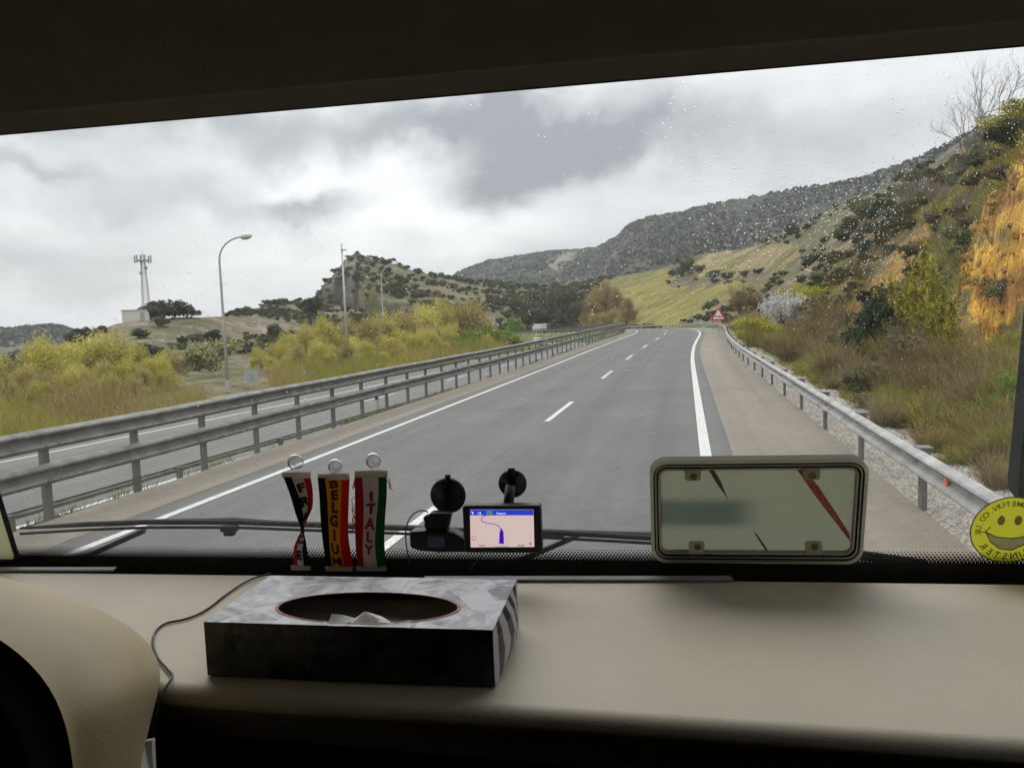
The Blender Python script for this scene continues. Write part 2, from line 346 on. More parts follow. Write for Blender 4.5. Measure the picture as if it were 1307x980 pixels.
Zt[near] = prof*(1-w_)+zz_*w_
OFF = np.full(TX.shape, 99.0); OFF[near] = off; STT = np.full(TX.shape, 999.0); STT[near] = st
def HF(x, y):
    """terrain height at x, y"""
    a = math.atan2(x, y); r = max(math.hypot(x, y), 1.21); i = int(np.clip(np.searchsorted(AZ, a)-1, 0, len(AZ)-2))
    fa = (a-AZ[i])/(AZ[i+1]-AZ[i]); j = int(np.clip(np.searchsorted(RR, r)-1, 0, len(RR)-2)); fr = (r-RR[j])/(RR[j+1]-RR[j])
    return float((Zt[i, j]*(1-fr)+Zt[i, j+1]*fr)*(1-fa)+(Zt[i+1, j]*(1-fr)+Zt[i+1, j+1]*fr)*fa)
LR = np.log(RR)
def HFn(x, y):
    a = np.arctan2(x, y); r = np.maximum(np.hypot(x, y), 1.21); i = np.clip(np.searchsorted(AZ, a)-1, 0, len(AZ)-2)
    fa = (a-AZ[i])/(AZ[i+1]-AZ[i]); j = np.clip(np.searchsorted(RR, r)-1, 0, len(RR)-2); fr = (r-RR[j])/(RR[j+1]-RR[j])
    return (Zt[i, j]*(1-fr)+Zt[i, j+1]*fr)*(1-fa)+(Zt[i+1, j]*(1-fr)+Zt[i+1, j+1]*fr)*fa
def pxd(px, d):
    """ground point seen in photo column px at distance d (column taken near the horizon)"""
    v = ray(px, 420); h = math.hypot(v.x, v.y); return v.x/h*d, v.y/h*d
def ground_hit(px, py, lo=8, hi=900):
    """first terrain point along the line of sight through a photo pixel"""
    v = ray(px, py); h = math.hypot(v.x, v.y); d = lo; p = None
    while d < hi:
        x, y, z = v.x/h*d, v.y/h*d, H+v.z/h*d
        if z <= HF(x, y): return x, y, HF(x, y), d
        d *= 1.01
    return None
def terrain():
    n1 = fbm(TX/9, TY/9, 31, 5); n2 = fbm(TX/2.2, TY/2.2, 41, 4); n3 = fbm(TX/60, TY/60, 51, 4)
    C = np.empty(TX.shape+(3,)); C[:] = (.135, .112, .072)
    def put(m, c): C[m] = c
    rt = AA > R(-6)
    put(rt & (RG < 130), (.165, .125, .065)); put((n3 > .05) & mid & ~rt, (.115, .11, .06)); put((n1 > .1) & mid, (.10, .10, .048)); put((n1 < -.28) & mid, (.19, .145, .105))
    lefthill = mid & (PX < 420) & (RG > 90) & ~rt; put(lefthill & (n1 < .15), (.140, .113, .080)); put(lefthill & (n1 < -.2), (.20, .165, .125)); put(lefthill & (n2 > .25), (.085, .085, .045))
    put(m_mead, (.190, .165, .048)); put(m_mead & (PY < 350) & (PX > 860), (.21, .17, .085)); put(m_mead & (n3 > .1), (.145, .135, .045))
    put(far, (.040, .046, .033)); put(far & (n3+.5*n1 > .28), (.058, .060, .042)); put(m_rocks, (.19, .165, .145))
    put(far & (fbm(TX/140, TY/140, 77, 4) > .34), (.115, .105, .085))
    put(m_crag, (.120, .113, .100)); put(m_crag & (n1 > .08), (.06, .065, .04)); put(m_crag & (n1 < -.22), (.16, .15, .13))
    # ochre cutting
    a = np.array((.42, .225, .035)); b = np.array((.46, .285, .065)); c_ = np.array((.20, .085, .032))
    U_ = AA*38; t1 = np.clip(.5+1.1*fbm(U_/1.5, Zt/1.1, 92, 5), 0, 1)[..., None]; oc = a*t1+b*(1-t1); oc = np.where((fbm(U_/.9+Zt*.4, Zt/.8, 93, 5) < -.20)[..., None], c_*.75+oc*.25, oc); oc = np.where((fbm(U_/1.6, Zt/1.3, 94, 5) > .30)[..., None], np.array((.16, .13, .05)), oc)  # shade of crevices painted into the ochre as dark red-brown patches
    C[m_cliff] = oc[m_cliff]; C[m_cliff2] = (oc*.45+np.array((.13, .105, .06))*.6)[m_cliff2]
    fan = inpoly(WXn, WYn, [(1165, 475), (1212, 425), (1240, 435), (1290, 425), (1330, 430), (1330, 480), (1270, 492), (1215, 488)]) & (RG < 60); C[fan] = C[fan]*.45+np.array((.34, .22, .07))*.55
    # verges
    g = (OFF > 5.9) & (OFF < 7.25+.7*n2) & (STT < 130); put(g, (.25, .225, .19)); put((OFF >= 7.7+.35*n2) & (OFF < 9.5) & (STT > 30) & (STT < 200), (.14, .17, .05))
    g = (OFF < -4.6) & (OFF > -6.9); put(g, (.17, .165, .075)); put(g & (n2+n1 > .1), (.11, .16, .04)); put(g & (OFF > -5.3), (.34, .31, .27))
    put((OFF < -16.5) & (OFF > -22), (.19, .19, .07))
    C *= (1+(.28*n2+.1*n1)*np.where(m_mead, .35, 1))[..., None].clip(.5, 1.6)
    m = bpy.data.materials.new('terrain'); m.use_nodes = True; t = m.node_tree; p = t.nodes['Principled BSDF']; p.inputs['Roughness'].default_value = .95; p.inputs['Specular IOR Level'].default_value = .1
    at = nn(t, 'ShaderNodeAttribute'); at.attribute_name = 'Col'; tc = nn(t, 'ShaderNodeTexCoord'); src = at.outputs['Color']
    hgt = None
    for sc, am in ((9, .5), (.9, .45), (.12, .4)):
        n = nn(t, 'ShaderNodeTexNoise'); n.inputs['Scale'].default_value = sc; n.inputs['Detail'].default_value = 8; n.inputs['Roughness'].default_value = .65; t.links.new(tc.outputs['Object'], n.inputs['Vector'])
        r = nn(t, 'ShaderNodeMapRange'); r.inputs[1].default_value = .3; r.inputs[2].default_value = .7; r.inputs[3].default_value = 1-am; r.inputs[4].default_value = 1+am; t.links.new(n.outputs['Fac'], r.inputs[0])
        x = nn(t, 'ShaderNodeMix', data_type='RGBA', blend_type='MULTIPLY'); x.inputs[0].default_value = 1; t.links.new(src, x.inputs[6]); t.links.new(r.outputs[0], x.inputs[7]); src = x.outputs[2]
        hh = math_n(t, 'MULTIPLY', n.outputs['Fac'], .12/sc**.8); hgt = hh if hgt is None else math_n(t, 'ADD', hgt, hh)
    t.links.new(src, p.inputs['Base Color'])
    b = nn(t, 'ShaderNodeBump'); b.inputs['Strength'].default_value = 1; b.inputs['Distance'].default_value = 1.0; t.links.new(hgt, b.inputs['Height']); t.links.new(b.outputs[0], p.inputs['Normal'])
    na, nr = TX.shape; idx = np.arange(na*nr).reshape(na, nr)
    Fc = np.stack([idx[:-1, :-1], idx[:-1, 1:], idx[1:, 1:], idx[1:, :-1]], -1).reshape(-1, 4)[:, ::-1]
    V = np.stack([TX, TY, Zt], -1).reshape(-1, 3)
    tag(link('ground', npmesh('ground', V, Fc, m, smooth=True, col=C.reshape(-1, 3))), kind='structure')
terrain()

# ------------------------------------------------------------------ road surfaces
def road_mat(name, base, tracks=True, crack=None):
    m = bpy.data.materials.new(name); m.use_nodes = True; t = m.node_tree; p = t.nodes['Principled BSDF']
    p.inputs['Specular IOR Level'].default_value = .4
    tc = nn(t, 'ShaderNodeTexCoord'); uv = nn(t, 'ShaderNodeUVMap'); sx = nn(t, 'ShaderNodeSeparateXYZ'); t.links.new(uv.outputs[0], sx.inputs[0])
    f = None
    for sc, am, dt in ((60, .38, 3), (5, .26, 6), (.35, .26, 5)):
        n = nn(t, 'ShaderNodeTexNoise'); n.inputs['Scale'].default_value = sc; n.inputs['Detail'].default_value = dt; t.links.new(tc.outputs['Object'], n.inputs['Vector'])
        v = math_n(t, 'ADD', math_n(t, 'MULTIPLY', math_n(t, 'SUBTRACT', n.outputs['Fac'], .5), am*2.4), 1.0); f = v if f is None else math_n(t, 'MULTIPLY', f, v)
    # long streaks along the carriageway
    mp = nn(t, 'ShaderNodeMapping'); mp.inputs['Scale'].default_value = (2.2, .03, 1); t.links.new(uv.outputs[0], mp.inputs[0])
    n = nn(t, 'ShaderNodeTexNoise'); n.inputs['Scale'].default_value = 1; n.inputs['Detail'].default_value = 4; t.links.new(mp.outputs[0], n.inputs['Vector'])
    f = math_n(t, 'MULTIPLY', f, math_n(t, 'ADD', math_n(t, 'MULTIPLY', math_n(t, 'SUBTRACT', n.outputs['Fac'], .5), .8), 1.0))
    if tracks:
        w = math_n(t, 'COSINE', math_n(t, 'MULTIPLY', sx.outputs[0], 2*math.pi/1.75)); f = math_n(t, 'MULTIPLY', f, math_n(t, 'ADD', math_n(t, 'MULTIPLY', w, .07), 1.0))
    if crack is not None:
        nz = nn(t, 'ShaderNodeTexNoise'); nz.inputs['Scale'].default_value = .6; t.links.new(tc.outputs['Object'], nz.inputs['Vector'])
        d = math_n(t, 'ABSOLUTE', math_n(t, 'ADD', math_n(t, 'SUBTRACT', sx.outputs[0], crack), math_n(t, 'MULTIPLY', math_n(t, 'SUBTRACT', nz.outputs['Fac'], .5), .06)))
        f = math_n(t, 'MULTIPLY', f, math_n(t, 'ADD', math_n(t, 'MULTIPLY', math_n(t, 'LESS_THAN', d, .012), .45), 1.0))
    c = nn(t, 'ShaderNodeMix', data_type='RGBA', blend_type='MULTIPLY'); c.inputs[0].default_value = 1; c.inputs[6].default_value = (*base, 1); t.links.new(f, c.inputs[7]); t.links.new(c.outputs[2], p.inputs['Base Color'])
    p.inputs['Roughness'].default_value = .72
    b = nn(t, 'ShaderNodeBump'); b.inputs['Strength'].default_value = .35; b.inputs['Distance'].default_value = .01
    nb = nn(t, 'ShaderNodeTexNoise'); nb.inputs['Scale'].default_value = 120; t.links.new(tc.outputs['Object'], nb.inputs['Vector']); t.links.new(nb.outputs['Fac'], b.inputs['Height']); t.links.new(b.outputs[0], p.inputs['Normal'])
    return m
def paint_mat(name):
    m = mat(name, (.47, .47, .45), .65, noise=.28, scale=22, spec=.3); return m
ASPH = road_mat('asphalt', (.080, .080, .077), crack=-.12); ASPH2 = road_mat('asphalt opposite', (.090, .090, .087)); SHO = road_mat('shoulder surface', (.160, .137, .107), tracks=False)
PAINT = paint_mat('road paint')
ribbon('carriageway', [-4.0, -2, 0, 2, 3.98], -8, 500, ASPH)
ribbon('shoulder_left', [-5.05, -4.0], -8, 500, SHO, zf=lambda s: .004+0*s)
ribbon('shoulder_right', [3.98, 4.8, 5.9], -8, 500, SHO, zf=lambda s: .004+0*s)
ribbon('opposite_carriageway', [-16.6, -13, -10, -7.15], -8, 500, ASPH2, zf=lambda s: opp_dz(s))
ribbon('edge_line_left', [-3.59, -3.45], -6, 480, PAINT, zf=lambda s: .008+0*s)
ribbon('edge_line_right', [3.44, 3.63], -6, 480, PAINT, zf=lambda s: .008+0*s)
ribbon('opposite_edge_line', [-14.62, -14.47], -6, 480, PAINT, zf=lambda s: opp_dz(s)+.006)
ribbon('opposite_inner_line', [-7.85, -7.7], -6, 480, PAINT, zf=lambda s: opp_dz(s)+.006)
def dashes(name, off, dz, start):
    V = []; Fc = []; k = start-25
    while k < 460:
        ss = np.array([k, k+2.1, k+4.2]); a = road(ss, np.full(3, off-.065)); b = road(ss, np.full(3, off+.065)); zz = dz(ss)+.008
        a[:, 2] += zz; b[:, 2] += zz; n = len(V); V += list(a)+list(b); Fc += [(n, n+3, n+4, n+1), (n+1, n+4, n+5, n+2)]; k += 12.5
    tag(link(name, npmesh(name, V, Fc, PAINT)), kind='structure')
dashes('lane_dashes', 0, lambda s: 0*s, 17.9); dashes('opposite_lane_dashes', -11.1, opp_dz, 20)

# ------------------------------------------------------------------ guardrails
GALV = mat('galvanised steel', (.27, .27, .26), .55, .2, noise=.35, scale=3, bump=.15, bscale=12)
GALVD = mat('weathered galvanised steel', (.15, .15, .14), .6, .15, noise=.45, scale=4, bump=.15, bscale=12)
POST = mat('guardrail post steel', (.12, .12, .115), .7, .1, noise=.25, scale=6)
WPROF = [(0, .31), (.016, .305), (.075, .272), (.090, .25), (.075, .222), (.004, .180), (.0, .155), (.004, .130), (.075, .088), (.090, .06), (.075, .038), (.016, .005), (0, 0)]
WPROF = WPROF+[(a-.006, h) for a, h in WPROF[::-1]]
def guardrail(name, label, side, off, beams, s0, s1, spacing, first, ph, m, zf=lambda s: 0.0, ground=0.0, cap=True, hs=1.0, pw=.12, group='steel guardrails along the road', end_drop=False):
    """side = direction (+1 right) in which the W face points"""
    p0 = road(first, off); t = thing(name, label, 'guardrail', (0, 0, 0), group=group)
    ss = list(np.arange(s0, min(60, s1), 2.0))+list(np.arange(max(60, s0), s1, 3.0))
    for hb in beams:
        mb = MB()
        def fr(s, a, h):
            p = road(s, off+side*(.07+a*hs)); return (p[0], p[1], p[2]+zf(s)+hb+(h-.155)*hs+.006*math.sin(s*.9+hb))
        mb.sweep(WPROF, ss, fr); mb.build('beam', m, t)
    if s0 < 5 and hs > .8:
        for hb in beams:
            k = first+2*spacing
            while k < 34:
                sp = MB()
                def fr2(s, a, h):
                    p = road(s, off+side*(.0735+a*hs)); return (p[0], p[1], p[2]+zf(s)+hb+(h-.155)*hs+.006*math.sin(s*.9+hb))
                sp.sweep(WPROF, [k-.17, k+.17], fr2)
                for q in (-.11, .11):
                    for h in (.075, .235): c = fr2(k+q, .085, h); sp.box(c, (.022, .026, .026))
                sp.build('joint_plate', m, t); k += 4
    top = max(beams)+ph
    k = first; cnt = 0; rest = MB()
    while k < s1:
        p = road(k, off-side*.0); z0 = p[2]+zf(k)+ground; z1 = p[2]+zf(k)+top; hh = float(np.interp(k, S, hd))
        mb = MB() if cnt < 95 else rest
        rr = (0, 0, -hh); tilt = rng.uniform(-.015, .015)
        mb.box((p[0], p[1], (z0+z1)/2-.1), (.06, pw, z1-z0+.2), (tilt, tilt, -hh))
        mb.box((p[0]+side*.035*math.cos(hh), p[1]-side*.035*math.sin(hh), max(beams)+p[2]+zf(k)), (.075, .1, .2*hs), rr)
        if cap: mb.box((p[0], p[1], z1-.07), (.13, pw+.03, .15), rr).box((p[0]-side*.01, p[1], z1+.012), (.17, pw+.06, .016), rr)
        if cnt < 95: mb.build('post', POST, t)
        cnt += 1; k += spacing
    if cnt > 95: tag(rest.build('post', POST, t), kind='stuff')
    return t
rg = guardrail('guardrail', 'single-beam steel guardrail standing in the gravel on the right verge', -1, 5.95, [.56], 1.5, 330, 3.3, 9.9, .15, GALV, pw=.15)
ORANGE = mat('orange reflector', (.75, .12, .03), .4)
for k in np.arange(8.7, 90, 7.2):
    p = road(k, 5.95-.105); MB().prism([(-.045, -.035), (.045, -.05), (.045, .05), (-.045, .035)], -.006, .006, 'x').build('reflector', ORANGE, rg).location = (p[0], p[1], p[2]+.56)
guardrail('guardrail', 'double-beam steel guardrail between the brown left shoulder and the opposite road', 1, -5.22, [.60, 1.07], 1.0, 340, 1.75, 5.2, .0, GALVD, cap=False, hs=.92)
guardrail('guardrail', 'low rail of the opposite road beyond the narrow grass strip', -1, -6.7, [.46], 1.0, 330, 4.0, 5.5, .05, GALV, zf=lambda s: float(opp_dz(s)), cap=False, hs=.42)

# ------------------------------------------------------------------ plants
def quads(P, size, elong=1.0, up=0.0, g=rng):
    """one small quad per point, random attitude; up>0 makes them stand along z"""
    n = len(P); d = g.normal(size=(n, 3)); d[:, 2] = d[:, 2]*(1-up)+up*1.5*np.sign(d[:, 2]+1e-6)*1; d /= np.linalg.norm(d, axis=1)[:, None]
    q = g.normal(size=(n, 3)); e = np.cross(d, q); e /= np.linalg.norm(e, axis=1)[:, None]
    s = (size*g.uniform(.6, 1.4, n))[:, None] if np.ndim(size) == 0 else size[:, None]
    a = d*s*elong*.5; b = e*s*.5
    V = np.stack([P-a-b*.6, P-a*.2+b, P+a+b*.3, P+a*.1-b], 1).reshape(-1, 3)
    return V, np.arange(4*n).reshape(n, 4)
def blob_pts(n, lobes, shell=.55, g=rng):
    """points through lobes (cx,cy,cz,rx,ry,rz), denser near each lobe's skin"""
    w = np.array([l[3]*l[4]*l[5] for l in lobes])**.7; k = g.choice(len(lobes), n, p=w/w.sum()); Lb = np.array(lobes)[k]
    d = g.normal(size=(n, 3)); d /= np.linalg.norm(d, axis=1)[:, None]; r = (shell+(1-shell)*g.random(n)**.6)[:, None]
    r = r*(1+.22*np.sin(d[:, :1]*5+k[:, None])*np.cos(d[:, 2:]*4+k[:, None]*2)); return Lb[:, :3]+d*r*Lb[:, 3:], k
def round_lobes(n, r, h, g):
    out = [(0, 0, h*.55, r*.62, r*.62, h*.40)]
    for i in range(n):
        a = g.uniform(0, 6.28); q = r*g.uniform(.3, .72); z = h*g.uniform(.28, .82); s = r*g.uniform(.26, .48); out.append((q*math.cos(a), q*math.sin(a), z, s, s, s*h/r*.42))
    return out
def crown_mesh(name, m, n, size, lobes, elong=1.2, up=0.0, shell=.5, seed=0, var=.35):
    g = np.random.default_rng(seed); P, k = blob_pts(n, lobes, shell, g); P = P[P[:, 2] > -.02*abs(P[:, 2]).max()]
    k = k[:len(P)]; V, Fc = quads(P, size, elong, up, g); lob = g.uniform(1-var, 1+var, len(lobes))[k]
    c = np.repeat(lob*g.uniform(.75, 1.25, len(P)), 4); hue = np.repeat(g.uniform(-.12, .12, len(P)), 4)
    return npmesh(name, V, Fc, m, col=np.stack([c*(1+hue), c, c*(1-hue)], -1).clip(.1, 2))
def twig_mesh(name, m, n, r, h, wid, seed=0, spread=.5, curve=.25, seg=4, branch=3, var=.3, z0=0, base=.25):
    """many fine upright stems, each with side twigs: thin crossed strips"""
    g = np.random.default_rng(seed); V = []; Fc = []; C = []
    def strip(p, d, l, w, c):
        q = np.array([-d[1], d[0], 0.0])+g.normal(size=3)*.4; q = q/np.linalg.norm(q); bend = g.normal(size=3)*curve*l; b = len(V)
        for i in range(seg+1):
            t = i/seg; x = p+d*l*t+bend*t*t; ww = w*(1-.8*t); V.append(x-q*ww); V.append(x+q*ww); C.extend((c, c))
        for i in range(seg): Fc.append((b+2*i, b+2*i+1, b+2*i+3, b+2*i+2))
        return lambda t: p+d*l*t+bend*t*t
    for i in range(n):
        a = g.uniform(0, 6.28); q = r*base*math.sqrt(g.random()); p = np.array([q*math.cos(a), q*math.sin(a), z0])
        d = np.array([math.cos(a)*spread*g.uniform(0, 1.3)*r/h, math.sin(a)*spread*g.uniform(0, 1.3)*r/h, 1.0]); d /= np.linalg.norm(d)
        l = h*g.uniform(.6, 1.05); c = g.uniform(1-var, 1+var); f = strip(p, d, l, wid, c)
        for j in range(branch):
            t = g.uniform(.25, .95); e = d+g.normal(size=3)*.45; e[2] = abs(e[2]); e /= np.linalg.norm(e); strip(f(t), e, l*(1.05-t)*g.uniform(.3, .6), wid*.55, c*g.uniform(.8, 1.2))
    return npmesh(name, V, Fc, m, col=np.array(C))
def limbs(mb, p, d, l, r, depth, g, spread=.55, tips=None, n=6):
    q = p; pts = [Vector(p)]; dd = Vector(d)
    for i in range(3):
        dd = (dd+Vector(g.normal(size=3))*.10).normalized(); q = Vector(q)+dd*l/3; pts.append(q)
    mb.tube(pts, [r*(1-.16*i) for i in range(4)], n if depth > 1 else 4, cap=False)
    if tips is not None: tips.append(pts[-1])
    if depth <= 0: return
    for k in range(3 if depth > 1 else 2+(g.random() > .4)):
        e = (dd+Vector(g.normal(size=3))*spread); e.z = max(e.z, .05); limbs(mb, pts[-1 if k < 2 else 2], e.normalized(), l*g.uniform(.6, .8), r*.55, depth-1, g, spread, tips, n)
M = {}
M['oak'] = mat('holm oak leaves', (.070, .086, .042), .7, attr=True, objrand=.25, trans=.12, spec=.25)
M['oak2'] = mat('olive shrub leaves', (.095, .105, .042), .75, attr=True, objrand=.3, trans=.15, spec=.2)
M['willow'] = mat('young willow leaves', (.46, .42, .11), .75, attr=True, objrand=.12, trans=.3, spec=.15)
M['willow2'] = mat('budding poplar twigs', (.38, .32, .125), .8, attr=True, objrand=.12, trans=.2, spec=.15)
M['orange'] = mat('orange poplar buds', (.37, .265, .105), .8, attr=True, objrand=.1, trans=.2, spec=.15)
M['green'] = mat('fresh green leaves', (.17, .25, .035), .7, attr=True, objrand=.2, trans=.3, spec=.2)
M['ivy'] = mat('dark ivy leaves', (.030, .052, .018), .6, attr=True, objrand=.15, trans=.1, spec=.25)
M['broom'] = mat('yellow broom', (.36, .34, .045), .8, attr=True, objrand=.15, trans=.3, spec=.15)
M['sprout'] = mat('dull broom sprouts', (.27, .26, .065), .8, attr=True, objrand=.25, trans=.25, spec=.1)
M['brown'] = mat('dry brown twigs', (.215, .165, .080), .9, attr=True, objrand=.2, spec=.1)
M['grey'] = mat('bare grey twigs', (.23, .205, .17), .9, attr=True, objrand=.15, spec=.1)
M['white'] = mat('white blossom', (.62, .61, .60), .8, attr=True, trans=.3, spec=.1)
M['bark'] = mat('grey brown bark', (.14, .115, .09), .9, noise=.3, scale=12, bump=.4)
M['dryleaf'] = mat('dry undergrowth', (.27, .22, .085), .9, attr=True, trans=.2, spec=.1)
gs = np.random.default_rng(11)
def trunk_mesh(name, h, r, seed, depth=2, m=None):
    g = np.random.default_rng(seed); mb = MB(); limbs(mb, (0, 0, -.15), (0, 0, 1), h, r, depth, g, .5)
    me = bpy.data.meshes.new(name); me.from_pydata(mb.v, [], mb.f); me.materials.append(m or M['bark']); me.polygons.foreach_set('use_smooth', [True]*len(me.polygons)); return me
# unit-size species: crown about 1 m radius
OAK = [crown_mesh('oak_crown', M['oak'], 1500, .13, round_lobes(9, 1, 1.7, np.random.default_rng(i)), seed=i) for i in range(4)]
OAKL = [crown_mesh('oak_crown', mat('paler oak leaves', (.105, .125, .060), .75, attr=True, objrand=.3, trans=.15, spec=.15), 5000, .07, round_lobes(12, 1, 1.7, np.random.default_rng(150+i)), shell=.45, seed=150+i, var=.5) for i in range(2)]  # oak crowns with a paler, greener leaf colour
SHR = [crown_mesh('shrub', M['oak'] if i % 3 else M['oak2'], 420, .26, round_lobes(6, 1, 1.25, np.random.default_rng(40+i)), seed=40+i) for i in range(6)]
SHRO = [crown_mesh('scrub', mat('scrub leaves', c, .8, attr=True, objrand=.3, trans=.15, spec=.1), 900, .15, round_lobes(7, 1, 1.2, np.random.default_rng(140+i)), shell=.3, seed=140+i) for i, c in enumerate([(.085, .095, .045), (.11, .11, .055), (.075, .085, .042), (.14, .125, .065), (.10, .105, .05), (.12, .095, .06)])]
def willow_lobes(g, h=2.6):
    out = [(g.uniform(-.35, .35), g.uniform(-.35, .35), h*g.uniform(.42, .62), g.uniform(.28, .45), g.uniform(.28, .45), h*g.uniform(.25, .40)) for _ in range(7)]
    for _ in range(9):
        a = g.uniform(0, 6.28); q = g.uniform(.45, .95); out.append((q*math.cos(a), q*math.sin(a), h*g.uniform(.14, .42), .30, .30, h*g.uniform(.10, .24)))
    return out
WIL = [crown_mesh('willow_crown', M['willow'], 13000, .022, willow_lobes(np.random.default_rng(60+i)), elong=4.0, up=.7, shell=.1, seed=60+i, var=.22) for i in range(4)]
WIL2 = [crown_mesh('poplar_crown', M['willow2'], 12000, .020, willow_lobes(np.random.default_rng(70+i)), elong=4.5, up=.8, shell=.1, seed=70+i, var=.22) for i in range(3)]
ORA = [crown_mesh('orange_crown', M['orange'], 12000, .026, willow_lobes(np.random.default_rng(80+i)), elong=3.2, up=.7, shell=.1, seed=80+i, var=.22) for i in range(3)]
GRN = [crown_mesh('green_crown', M['green'], 2600, .08, round_lobes(8, 1, 1.4, np.random.default_rng(90+i)), elong=1.2, shell=.3, seed=90+i) for i in range(2)]
BRM = [crown_mesh('broom_crown', M['broom'], 2600, .06, round_lobes(7, 1, 1.5, np.random.default_rng(95+i)), elong=2.5, up=.6, shell=.3, seed=95+i) for i in range(2)]
SPR = [twig_mesh('sprout_twigs', M['sprout'], 170, 1, 1.3, .012, seed=50+i, spread=.9, branch=8) for i in range(2)]
TRK = [trunk_mesh('trunk', .9, .06, 100+i) for i in range(4)]
def tree(name, label, cat, crown, trunk, x, y, r, h, group=None, sink=0.0, ch=1.7, crown_name='crown'):
    t = thing(name, label, cat, (x, y, HF(x, y)-sink), (0, 0, gs.uniform(0, 6.28)), group, (r, r*gs.uniform(.9, 1.1), h/ch))
    link(crown_name, crown, t)
    if trunk: link('trunk', trunk, t)
    return t
def on(px, py, d=None, lo=9):
    """stand something on the terrain at photo column px: at distance d, or where the sight line through (px,py) meets the ground"""
    if d: return (*pxd(px, d), d)
    g_ = ground_hit(px, py, lo); return (g_[0], g_[1], g_[3]) if g_ else None

# far left and near left: willow thickets beyond the opposite road
WL = [(-45, 60, 4.6, 0), (25, 46, 2.8, 0), (5, 40, 1.9, 1), (45, 40, 1.8, 0), (62, 43, 2.2, 1), (100, 44, 2.4, 0), (118, 47, 3.2, 1), (150, 48, 3.0, 0), (165, 43, 1.8, 1), (185, 52, 2.8, 0), (205, 47, 1.8, 0), (-35, 41, 2.2, 0), (-60, 47, 3.6, 1), (342, 58, 1.6, 0), (362, 62, 2.6, 0), (456, 70, 3.2, 0), (486, 76, 3.4, 1), (516, 84, 3.6, 0), (545, 92, 4.2, 0), (575, 100, 4.4, 0), (596, 110, 4.6, 1), (425, 66, 2.6, 1), (-70, 44, 4.4, 0), (-20, 50, 4.6, 0), (12, 58, 4.6, 1), (30, 44, 2.6, 1), (60, 50, 5.2, 0), (100, 54, 5.6, 0), (135, 52, 5.4, 0), (168, 58, 4.4, 0), (195, 50, 3.2, 0), (80, 42, 2.4, 0), (130, 41, 2.2, 0), (-10, 40, 2.4, 1), (215, 60, 3.2, 1), (42, 66, 5.8, 0), (88, 70, 6.6, 0), (178, 46, 2.3, 1),
      (352, 78, 3.6, 1), (372, 74, 4.6, 0), (395, 70, 5.2, 0), (420, 76, 5.6, 0), (446, 80, 5.8, 1), (470, 84, 6.0, 1), (492, 90, 6.4, 0), (516, 98, 7.6, 1), (540, 104, 8.4, 0), (560, 108, 9.0, 0), (578, 112, 10.6, 1), (598, 116, 10.5, 1), (612, 122, 7.5, 1), (408, 62, 3.2, 0), (440, 64, 3.0, 1), (470, 68, 3.1, 0), (500, 74, 3.4, 0), (530, 82, 3.6, 0), (556, 88, 3.6, 0),
      (380, 60, 2.8, 1), (340, 64, 2.4, 1), (330, 84, 3.0, 0), (620, 108, 3.4, 0)]
for i, (px, d, h, k) in enumerate(WL):
    h *= .74 if px < 300 else .84
    x, y = pxd(px, d); c = (WIL2 if k else WIL)[i % 3]
    tree('willow_tree' if not k else 'poplar_tree', 'yellow-green willow in the thickets beyond the opposite road' if not k else 'brownish budding poplar in the thickets beyond the opposite road', 'tree', c, TRK[i % 4], x, y, h*.55*gs.uniform(.9, 1.2), h,
         'willows beyond the opposite road' if not k else 'budding poplars beyond the opposite road', ch=2.6)
for px, d, h in [(598, 105, 3.0), (622, 112, 3.6), (645, 122, 3.2), (585, 98, 2.4)]:
    x, y = pxd(px, d); tree('green_shrub', 'fresh green shrub on the bank where the opposite road bends away', 'shrub', GRN[0], None, x, y, h*.9, h, 'green shrubs on the bank by the bend', ch=1.4)
x, y = pxd(658, 290); tree('green_tree', 'small bright yellow-green tree behind the white van', 'tree', GRN[1], TRK[0], x, y, 4.5, 8.5, ch=1.6)
# orange poplars and dark trees at the end of the opposite road
for px, d, h, r in [(755, 330, 17, 6.0), (766, 340, 20, 6.5), (778, 345, 21.5, 6.5), (790, 335, 18.5, 6.5), (799, 325, 13, 5), (758, 318, 9, 5), (784, 318, 9, 6), (771, 316, 8, 6)]:
    x, y = pxd(px, d); tree('poplar_tree', 'orange-brown budding poplar at the foot of the yellow meadow', 'tree', ORA[px % 3] if h > 10 else WIL2[px % 3], TRK[1], x, y, r, h, 'orange-brown poplars below the meadow', ch=2.6)
for i, (px, d, h, r) in enumerate([(690, 345, 10, 5.5), (703, 350, 14, 7), (717, 360, 19, 8.5), (733, 350, 18, 6.5), (741, 335, 13, 4.5), (676, 360, 11, 5), (664, 372, 9, 5)]):
    x, y = pxd(px, d); tree('oak_tree', 'dark evergreen oak in the clump behind the white lorry', 'tree', OAKL[i % 2], TRK[i % 4], x, y, r, h, 'dark oaks behind the lorry')
